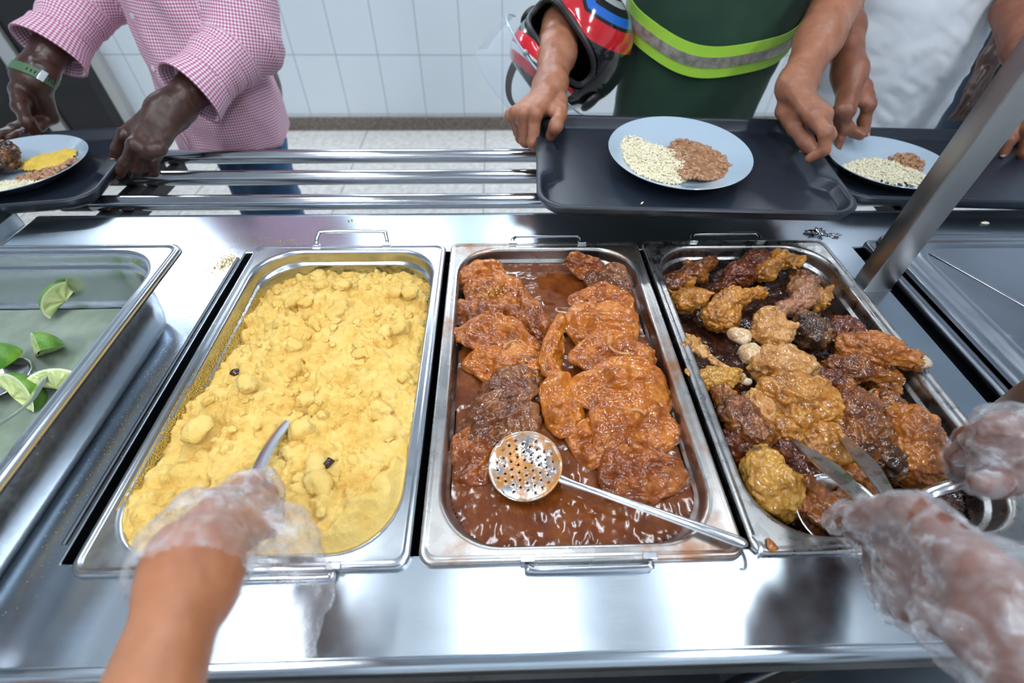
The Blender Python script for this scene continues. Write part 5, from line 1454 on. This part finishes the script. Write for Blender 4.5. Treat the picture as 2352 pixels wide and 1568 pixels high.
def ridge1(V):
    o = np.zeros(len(V))
    for a, sh_ in ((aL, shL), (aR, shR)):
        ax = a['axis']; q = V-a['e']; t = q@ax; rad = np.linalg.norm(q-t[:, None]*ax, axis=1)
        w = np.clip(1-rad/.11, 0, 1)*np.clip(1.2-np.abs(t)/.16, 0, 1)
        o += w*.019*np.abs(fbm(np.stack([t*34, rad*0, (q@np.array([.3, .6, .7]))*9], -1), 3, 4))
    w = np.exp(-(np.maximum(T1.sdf(V), -.02)/.03)**2)
    o += .010*w*fbm(V*np.array([13, 13, 5])+V[:, 2:3]*np.array([6, 0, 0]), 2, 2)
    return o
seg = [(shL, aL['e'], .07), (aL['e'], aL['w'], .057), (shR, aR['e'], .07), (aR['e'], aR['w'], .057)]
garment('shirt', M['gingham'], p, shirt1, (-1.02, .84, .74), (-.30, 1.38, 1.46), .0046, (.005, 9), ridge1, arm_uv(seg, T1))
for a, t in ((aL, .62), (aR, .60)):
    c = a['e']+(a['w']-a['e'])*t; cuff(p, 'shirt_cuff', M['gingham'], c, a['axis'], .050, .052, .010)
o = strip(T1, p, 'placket', M['gingham'], lambda a: (1.10, .315), -.06, .06, 4, .003, off=.008)
ul = o.data.uv_layers.new(name='UVMap')
for lp in o.data.loops:
    co = o.data.vertices[lp.vertex_index].co; ul.data[lp.index].uv = ((co.x+co.y)*.9, co.z)
for z in (.90, 1.00, 1.10, 1.20):
    b = MB().loft([rrect(r, r, r*.98, zz, 5) for r, zz in ((.0055, 0), (.006, .0012), (.0052, .0024), (.003, .0018))], True, True, True).build('button', M['button'], p)
    q = T1.pt(0, z, .0125); n = q-T1.pt(0, z, 0); b.location = q; b.rotation_mode = 'QUATERNION'; b.rotation_quaternion = Vector(n).to_track_quat('Z', 'Y')
legs(p, M['jeans'], (-.63, 1.18, .90), ((-.69, 1.24, 0), (-.585, 1.20, 0)), (.080, .060), hipw=.125)
for w_ in ('t', 0): add_nail(p, HANDS['cust_pink_L'], w_, M['nail_pink'], 1.1, .0078)
add_nail(p, HANDS['cust_pink_R'], 't', M['nail_pink'], 1.1, .0080, off=(.25, -.6, .75))
# rubber watch strap round the wrist
w = aR['w']-aR['axis']*.008; ax = aR['axis']; u = aR['side']; v = np.cross(ax, u)
L = []
for i in range(40):
    a = 2*math.pi*i/40; e = np.array([math.cos(a)*.0385, math.sin(a)*.0315]); q = []
    for (t, o) in ((-.011, 0), (.011, 0), (.010, .003), (-.010, .003)): q.append(w+ax*(t+.004*math.sin(a))+u*e[0]*(1+o/.036)+v*e[1]*(1+o/.036))
    L.append(q)
m = MB(); V = [x for q in L for x in q]; m.add(V, [(i*4+k, ((i+1) % 40)*4+k, ((i+1) % 40)*4+(k+1) % 4, i*4+(k+1) % 4) for i in range(40) for k in range(4)])
ws = m.build('watch_strap', M['strap'], p, sharp=50)
cdir = np.array([.0838, -.1543, 1.3687])-w; cdir -= ax*(cdir@ax); cdir /= np.linalg.norm(cdir)
best = max(range(40), key=lambda i: (L[i][2]-w)@cdir)
nb_ = Matrix((u, ax, v)).transposed()
bq = (vec(L[best][2])+vec(L[best][3]))/2; tq = Vector(cdir).to_track_quat('Z', 'X')
bk = MB().box(-.006, .006, -.012, .012, -.001, .003).build('buckle', M['buckle'], ws, bevel=.001); bk.location = bq; bk.rotation_mode = 'QUATERNION'
xa = Vector(np.cross(ax, cdir)); bk.rotation_quaternion = Matrix((xa, Vector(ax), Vector(cdir))).transposed().to_quaternion()
tl = MB().tube([vec(L[(best-5) % 40][2])*.5+vec(L[(best-5) % 40][3])*.5, w+cdir*.030+np.cross(ax, cdir)*-.0+u*0, w], .001).V
hole = MB()
for k in (-4, -3, -2, 2, 3, 4):
    i = (best+k) % 40; c = (vec(L[i][2])+vec(L[i][3]))/2; hole.box(c[0]-.0012, c[0]+.0012, c[1]-.0012, c[1]+.0012, c[2]-.0012, c[2]+.0012)
local(p)
for k, q in enumerate((-4, -3, -2, 2, 3, 4)):
    i = (best+q) % 40; c = (vec(L[i][2])+vec(L[i][3]))/2
    h = MB().box(-.0012, .0012, -.0032, .0032, -.001, .0004).build('strap_hole', M['black'], ws, sharp=None); h.location = c; h.rotation_mode = 'QUATERNION'; h.rotation_quaternion = bk.rotation_quaternion

# ---- customer in the green shirt
p = person('customer in a green work shirt with lime reflective band holding out a tray', (.60, 1.18, 0))
aL = arm_prims(HANDS['cust_green_L'], 1.13); aR = arm_prims(HANDS['cust_green_R'], 1.13)
shL, shR = (.815, 1.17, 1.37), (.395, 1.21, 1.37)
body('body', 'skin_tan', p, [aL, aR], [shL, shR], (.605, 1.19, 1.45), (.60, 1.10, 1.63), (.605, 1.21, .92))
T2 = Torso([.70, .85, .95, 1.05, 1.2, 1.35, 1.44], [.596, .598, .600, .604, .607, .606, .605], [1.20, 1.195, 1.185, 1.175, 1.175, 1.18, 1.19], [.188, .190, .194, .200, .210, .205, .11], [.125, .128, .134, .138, .138, .125, .08], 0.0)
def shirt2(P):
    d = T2.sdf(P)
    for a, q in ((aL, shL), (aR, shR)):
        c = vec(q)+(a['e']-vec(q))*.72; k = (a['e']-vec(q)); k = k/np.linalg.norm(k)
        s1 = np.maximum(d_cone(P, vec(q), c, .088, .075), (P-c)@k)
        s1 = np.maximum(s1, -np.maximum(d_cone(P, vec(q), a['e'], .066, .066), -((P-c)@k+.04)))
        d = smin(d, s1, .03)
    return d
garment('shirt', M['green_cloth'], p, shirt2, (.14, .95, .68), (1.0, 1.42, 1.5), .0060, (.0045, 8), lambda V: .007*np.clip((1.05-V[:, 2])/.25, 0, 1)*fbm(V*np.array([14, 14, 3]), 2, 9))
def bz(a): return 1.022+.075*(1-math.cos(a))+.004*math.sin(a*5)
strip(T2, p, 'lime_band', M['hivis_lime'], lambda a: (bz(a), .0335), -2.0, 2.0, 90, .0022, off=.0065)
strip(T2, p, 'reflective_stripe', M['tape'], lambda a: (bz(a), .0115), -1.99, 1.99, 90, .0012, off=.0088)
legs(p, M['dark_denim'], (.60, 1.21, .90), ((.50, 1.22, 0), (.70, 1.22, 0)))
add_nail(p, HANDS['cust_green_L'], 't', M['nail_tan'], 1.15, .0078)
local(p)

# ---- customer in the white t-shirt
p = person('customer in a white t-shirt behind the guard post touching a plate of rice', (1.12, 1.27, 0))
aL = arm_prims(HANDS['cust_white_L'], 1.06); aR = arm_prims(HANDS['cust_white_R'], 1.05)
shL, shR = (1.335, 1.25, 1.37), (.915, 1.27, 1.37)
body('body', 'skin_brown', p, [aL, aR], [shL, shR], (1.12, 1.27, 1.45), (1.10, 1.19, 1.63), (1.12, 1.28, .92))
T3 = Torso([.795, .9, 1.0, 1.1, 1.2, 1.35, 1.44], [1.165, 1.165, 1.16, 1.155, 1.15, 1.14, 1.13], [1.27, 1.265, 1.26, 1.26, 1.265, 1.27, 1.27], [.232, .226, .218, .212, .212, .205, .11], [.132, .130, .126, .126, .128, .12, .08], .12)
def shirt3(P):
    d = T3.sdf(P)
    for a, q in ((aL, shL), (aR, shR)):
        c = vec(q)+(a['e']-vec(q))*.72; k = (a['e']-vec(q)); k = k/np.linalg.norm(k)
        s1 = np.maximum(d_cone(P, vec(q), c, .088, .078), (P-c)@k)
        s1 = np.maximum(s1, -np.maximum(d_cone(P, vec(q), a['e'], .066, .066), -((P-c)@k+.04)))
        d = smin(d, s1, .03)
    return d
garment('t_shirt', M['white_cloth'], p, shirt3, (.76, 1.05, .77), (1.5, 1.5, 1.5), .0058, (.006, 8), lambda V: .006*np.abs(fbm(V*np.array([9, 9, 26])+V[:, :1]*np.array([0, 0, 12]), 3, 9))*np.clip((1.2-V[:, 2])/.3, 0, 1))
legs(p, M['dark_denim'], (1.12, 1.28, .90), ((1.02, 1.29, 0), (1.23, 1.29, 0)))
add_nail(p, HANDS['cust_white_R'], 't', M['nail_pink'], 1.0, .0075, off=(.5, -.5, .6)); add_nail(p, HANDS['cust_white_L'], 't', M['nail_pink'], 1.0, .0075)
local(p)

# ---- servers on the near side
def glove(a, parent, label_part, cuffs, seed, cut, s=1.0, h=.0030):
    fn0 = hand_fn(a, True, s)
    def fn(P):
        d = fn0(P)-.0022
        for c in cuffs: d = smin(d, d_cone(P, *c) if len(c) == 4 else d_ell(P, *c), .018)
        return d
    lo, hi = bounds(a, .05, False); A = np.array([vec(c[0]) for c in cuffs]+[vec(c[1]) for c in cuffs if len(c) == 4]+[lo+.05, hi-.05])
    V, F = nets(fn, A.min(0)-.07, A.max(0)+.07, h, 0)
    N = normals(V, F)
    q = V-a['w']; r1 = np.abs(fbm(V*np.array([70, 70, 70])+.8*fbm(V*25, 2, seed)[:, None], 3, seed+1))
    V = V+N*(.0042*fbm(V*30, 2, seed+3)+.0052*(.45-r1))[:, None]
    C_ = V[F].mean(1); keep = (C_-a['w'])@a['axis'] > -cut
    F = F[keep]; used = np.unique(F); mp = -np.ones(len(V), int); mp[used] = np.arange(len(used))
    o = mesh('plastic_glove', V[used], mp[F], M['glove'], parent); return o

p = person('server at the left with a bare forearm and a clear plastic glove scooping yellow flour', (-.30, -.62, 0))
a = arm_prims(HANDS['serv_L'], .80)
sh = (-.17, -.56, 1.36); sh2 = (-.55, -.56, 1.36)
a2 = arm_prims(dict(wrist=(-.60, -.42, .86), elbow=(-.62, -.58, 1.07), fing=[[(-.60+.02*i, -.40, .775), (-.60+.02*i, -.38, .735), (-.60+.02*i, -.375, .707), (-.60+.02*i, -.38, .687)] for i in range(4)], thumb=[(-.575, -.40, .835), (-.555, -.38, .80), (-.55, -.37, .77), (-.55, -.37, .745)]), .95)
body('body', 'skin_light_brown', p, [a, a2], [sh, sh2], (-.36, -.58, 1.43), (-.34, -.55, 1.60), (-.36, -.60, .92), rot=math.pi)
T4 = Torso([.50, .8, 1.0, 1.2, 1.35, 1.43], [-.36]*6, [-.60, -.60, -.59, -.58, -.575, -.58], [.20, .18, .17, .185, .19, .10], [.13, .125, .12, .125, .115, .08], 0)
def shirt4(P):
    d = T4.sdf(P)
    for q, aa in ((sh, a), (sh2, a2)): d = smin(d, d_cone(P, vec(q), vec(q)+(aa['e']-vec(q))*.7, .078, .066), .03)
    return d
garment('white_coat', M['apron_cloth'], p, shirt4, (-.82, -.85, .48), (.06, -.36, 1.5), .009, (.006, 8))
legs(p, M['black_cloth'], (-.36, -.60, .90), ((-.46, -.62, .014), (-.26, -.62, .014)))
W_ = a['w']; G = lambda *q: tuple(W_+np.array(q))
glove(a, p, '', [((-.088, -.010, 1.000), (-.070, -.040, .965), .020, .017), ((-.070, -.040, .965), (-.078, -.075, .925), .016, .012), (a['w']-a['axis']*.02, a['w']+a['axis']*.02, .026, .029)], 3, .022, .80)
local(p)

p = person('server at the right in white with gloved hands holding tongs and a ladle', (.95, -.55, 0))
a = arm_prims(HANDS['serv_R_near'], 1.05); b = arm_prims(HANDS['serv_R_far'], 1.0)
sh, sh2 = (.62, -.50, 1.36), (.98, -.44, 1.36)
body('body', 'skin_dark_brown', p, [a, b], [sh, sh2], (.80, -.49, 1.43), (.78, -.44, 1.60), (.80, -.52, .92), rot=math.pi)
T5 = Torso([.50, .8, 1.0, 1.2, 1.35, 1.43], [.76, .76, .77, .79, .80, .80], [-.27, -.27, -.32, -.42, -.455, -.48], [.22, .20, .19, .195, .19, .10], [.14, .135, .13, .13, .115, .08], .15)
def shirt5(P):
    d = T5.sdf(P)
    for q, aa in ((sh, a), (sh2, b)): d = smin(d, d_cone(P, vec(q), vec(q)+(aa['e']-vec(q))*.75, .078, .066), .03)
    return d
garment('white_coat', M['apron_cloth'], p, shirt5, (.40, -.80, .48), (1.24, -.2, 1.5), .009, (.006, 8))
legs(p, M['black_cloth'], (.80, -.51, .90), ((.70, -.53, .014), (.90, -.51, .014)))
glove(a, p, '', [(a['w']-a['axis']*.05, a['w'], .036, .034), (a['w']-a['axis']*.05+np.array([-.02, -.01, -.02]), a['w']+np.array([-.015, 0, -.022]), .02, .022)], 13, .055, 1.05)
glove(b, p, '', [(b['w']-b['axis']*.05, b['w'], .034, .032)], 23, .055, 1.0)
local(p)

# ---- another person waiting behind the customer in white
HB = dict(wrist=(1.765, 1.60, .86), elbow=(1.80, 1.66, 1.10), fing=[[(1.738+.018*i, 1.575, .775), (1.738+.017*i, 1.56, .73), (1.74+.017*i, 1.565, .70), (1.742+.016*i, 1.575, .68)] for i in range(4)], thumb=[(1.745, 1.575, .835), (1.728, 1.555, .80), (1.722, 1.545, .77), (1.722, 1.545, .745)])
p = person('person in dark clothes waiting behind the customer in white, one hand hanging', (2.0, 1.72, 0))
a = arm_prims(HB, 1.0)
body('body', 'skin_deep', p, [a], [(1.80, 1.70, 1.36)], (2.0, 1.72, 1.44), (2.0, 1.68, 1.61), (2.0, 1.73, .92))
T6 = Torso([.80, 1.0, 1.2, 1.35, 1.43], [2.0]*5, [1.72]*5, [.185, .175, .19, .19, .10], [.13, .12, .125, .115, .08], 0)
def shirt6(P): return smin(T6.sdf(P), d_cone(P, (1.80, 1.70, 1.36), (1.80, 1.67, 1.16), .075, .062), .03)
garment('dark_shirt', M['black_cloth'], p, shirt6, (1.66, 1.5, .76), (2.28, 1.95, 1.5), .009, (.006, 8))
legs(p, M['dark_denim'], (2.0, 1.73, .90), ((1.89, 1.74, 0), (2.11, 1.74, 0)))
local(p)
# ------------------------------------------------------------------ helmet hanging on the forearm of the customer in green
hm = thing('motorcycle_helmet', 'black and red motorcycle helmet with clear visor on the arm of the green customer', 'helmet')
U_ = Vector((.72, .12, .60)).normalized(); F_ = Vector((-.35, -.75, .40)); F_ = (F_-U_*F_.dot(U_)).normalized(); X_ = F_.cross(U_).normalized()
hm.matrix_world = Matrix.Translation((.262, 1.100, 1.022)) @ Matrix((X_, F_, U_)).transposed().to_4x4()
def shell(P, o=0.0):
    d = d_ell(P, (0, -.005, .012), (.124+o, .150+o, .132+o))
    return smin(d, d_ell(P, (0, .052, -.072), (.092+o, .098+o, .062+o)), .05)
def eye(P):
    q = np.abs(P-np.array([0, .14, -.012]))-np.array([.098, .125, .040]); r = .028
    return np.linalg.norm(np.maximum(q+r, 0), axis=-1)+np.minimum((q+r).max(-1), 0)-r
def sh_fn(P):
    d = np.maximum(shell(P), -shell(P, -.022))
    d = np.maximum(d, -eye(P)); return np.maximum(d, -.118-P[..., 2])
V, F = nets(sh_fn, (-.15, -.18, -.14), (.15, .18, .17), .0042, 1)
a = Mat('helmet_paint', (.012, .012, .014), .15); a.set(Coat_Weight=.8, Coat_Roughness=.04)
sx = a.n('ShaderNodeSeparateXYZ'); a.l(a.tc('Object'), sx.inputs[0])
k = a.math('ADD', a.math('MULTIPLY', sx.outputs[2], 1.0), a.math('MULTIPLY', sx.outputs[1], .42))
k = a.math('ADD', k, a.math('MULTIPLY', a.math('ABSOLUTE', sx.outputs[0]), -.25))
r = a.n('ShaderNodeValToRGB'); r.color_ramp.interpolation = 'CONSTANT'; e = r.color_ramp.elements
st = [(0, (.012, .012, .014)), (.69, (.55, .012, .02)), (.785, (.012, .012, .014)), (.80, (.02, .13, .52)), (.835, (.012, .012, .014)), (.86, (.40, .42, .42)), (.88, (.012, .012, .014))]
while len(e) < len(st): e.new(.5)
for i, (p, c) in enumerate(st): e[i].position = p; e[i].color = (*c, 1)
mr = a.n('ShaderNodeMapRange'); mr.inputs[1].default_value = -.2; mr.inputs[2].default_value = .2; a.l(k, mr.inputs[0]); a.l(mr.outputs[0], r.inputs[0])
ch = a.math('MULTIPLY', a.math('GREATER_THAN', sx.outputs[1], .085), a.math('LESS_THAN', sx.outputs[2], -.048))
wv = a.math('ADD', sx.outputs[2], a.math('MULTIPLY', sx.outputs[0], .22))
r2 = a.n('ShaderNodeValToRGB'); r2.color_ramp.interpolation = 'CONSTANT'; e = r2.color_ramp.elements
st = [(0, (.012, .012, .014)), (.18, (.62, .014, .03)), (.42, (.72, .74, .76)), (.58, (.68, .012, .025)), (.93, (.012, .012, .014))]
while len(e) < len(st): e.new(.5)
for i, (p, c) in enumerate(st): e[i].position = p; e[i].color = (*c, 1)
mr2 = a.n('ShaderNodeMapRange'); mr2.inputs[1].default_value = -.12; mr2.inputs[2].default_value = -.045; a.l(wv, mr2.inputs[0]); a.l(mr2.outputs[0], r2.inputs[0])
a.color(a.mix(ch, r.outputs[0], r2.outputs[0])); M['helmet'] = a.m
mesh('shell', V, F, M['helmet'], hm)
def lin(P):
    d = np.maximum(shell(P, -.0225), -shell(P, -.034)); d = np.maximum(d, -eye(P)); return np.maximum(d, -.112-P[..., 2])
V, F = nets(lin, (-.14, -.17, -.13), (.14, .17, .16), .005, 1); mesh('lining', V, F, M['black_cloth'], hm)
# rubber trim round the face opening
P = []
for i in range(48):
    t = 2*math.pi*i/48; x = .096*math.copysign(abs(math.cos(t))**.55, math.cos(t)); z = -.012+.038*math.copysign(abs(math.sin(t))**.7, math.sin(t))
    lo, hi = 0.0, .25
    for _ in range(24):
        m_ = (lo+hi)/2
        if shell(np.array([[x, m_, z]]))[0] < 0: lo = m_
        else: hi = m_
    P.append((x, lo-.004, z))
MB().tube(P+[P[0]], .0065, 8, False).build('opening_trim', M['black_paint'], hm)
# clear visor swung down over the chin
V = []; F = []; nu, nv = 40, 14
for i in range(nu+1):
    a_ = math.radians(-86+172*i/nu)
    for j in range(nv+1):
        b_ = -.150+.095*j/nv; tp = 1.0-.10*((j/nv)-.9)**2
        V.append((.142*tp*math.sin(a_), .020+.168*tp*math.cos(a_)+.010*(1-j/nv), b_-.030*math.cos(a_)))
F = [(i*(nv+1)+j, (i+1)*(nv+1)+j, (i+1)*(nv+1)+j+1, i*(nv+1)+j+1) for i in range(nu) for j in range(nv)]
o = mesh('visor', np.array(V), F, M['clear_plastic'], hm); sd = o.modifiers.new('solid', 'SOLIDIFY'); sd.thickness = .0022
edge = [V[i*(nv+1)+nv] for i in range(nu+1)]
MB().tube(edge, .0022, 8).build('visor_edge', M['porcelain'], o)
mid = Vector(V[20*(nv+1)+nv]); MB().tube([mid+Vector((0, -.002, 0)), mid+Vector((0, .008, .002)), mid+Vector((0, .014, .003))], [.004, .006, .003], 10).build('visor_tab', M['porcelain'], o)
for sx_ in (-1, 1):
    b = MB().loft([[(math.cos(2*math.pi*i/24)*r_, math.sin(2*math.pi*i/24)*r_, z_) for i in range(24)] for r_, z_ in ((.026, 0), (.026, .006), (.022, .010), (.012, .011))], True, True, True).build('visor_hinge', M['black_paint'], hm, sharp=40)
    b.location = (sx_*.118, .022, -.030); b.rotation_euler = (0, sx_*math.pi/2, 0)
# vent and chin strap
MB().box(-.022, .022, .136, .150, -.088, -.076).build('chin_vent', M['black_paint'], hm, bevel=.003)
MB().tube(smoothpath([(-.085, .0, -.095), (-.06, .02, -.15), (.0, .03, -.175), (.05, .02, -.15), (.085, .0, -.095)], 6), [(.011, .0015)]*25, 8).build('chin_strap', M['black_cloth'], hm)
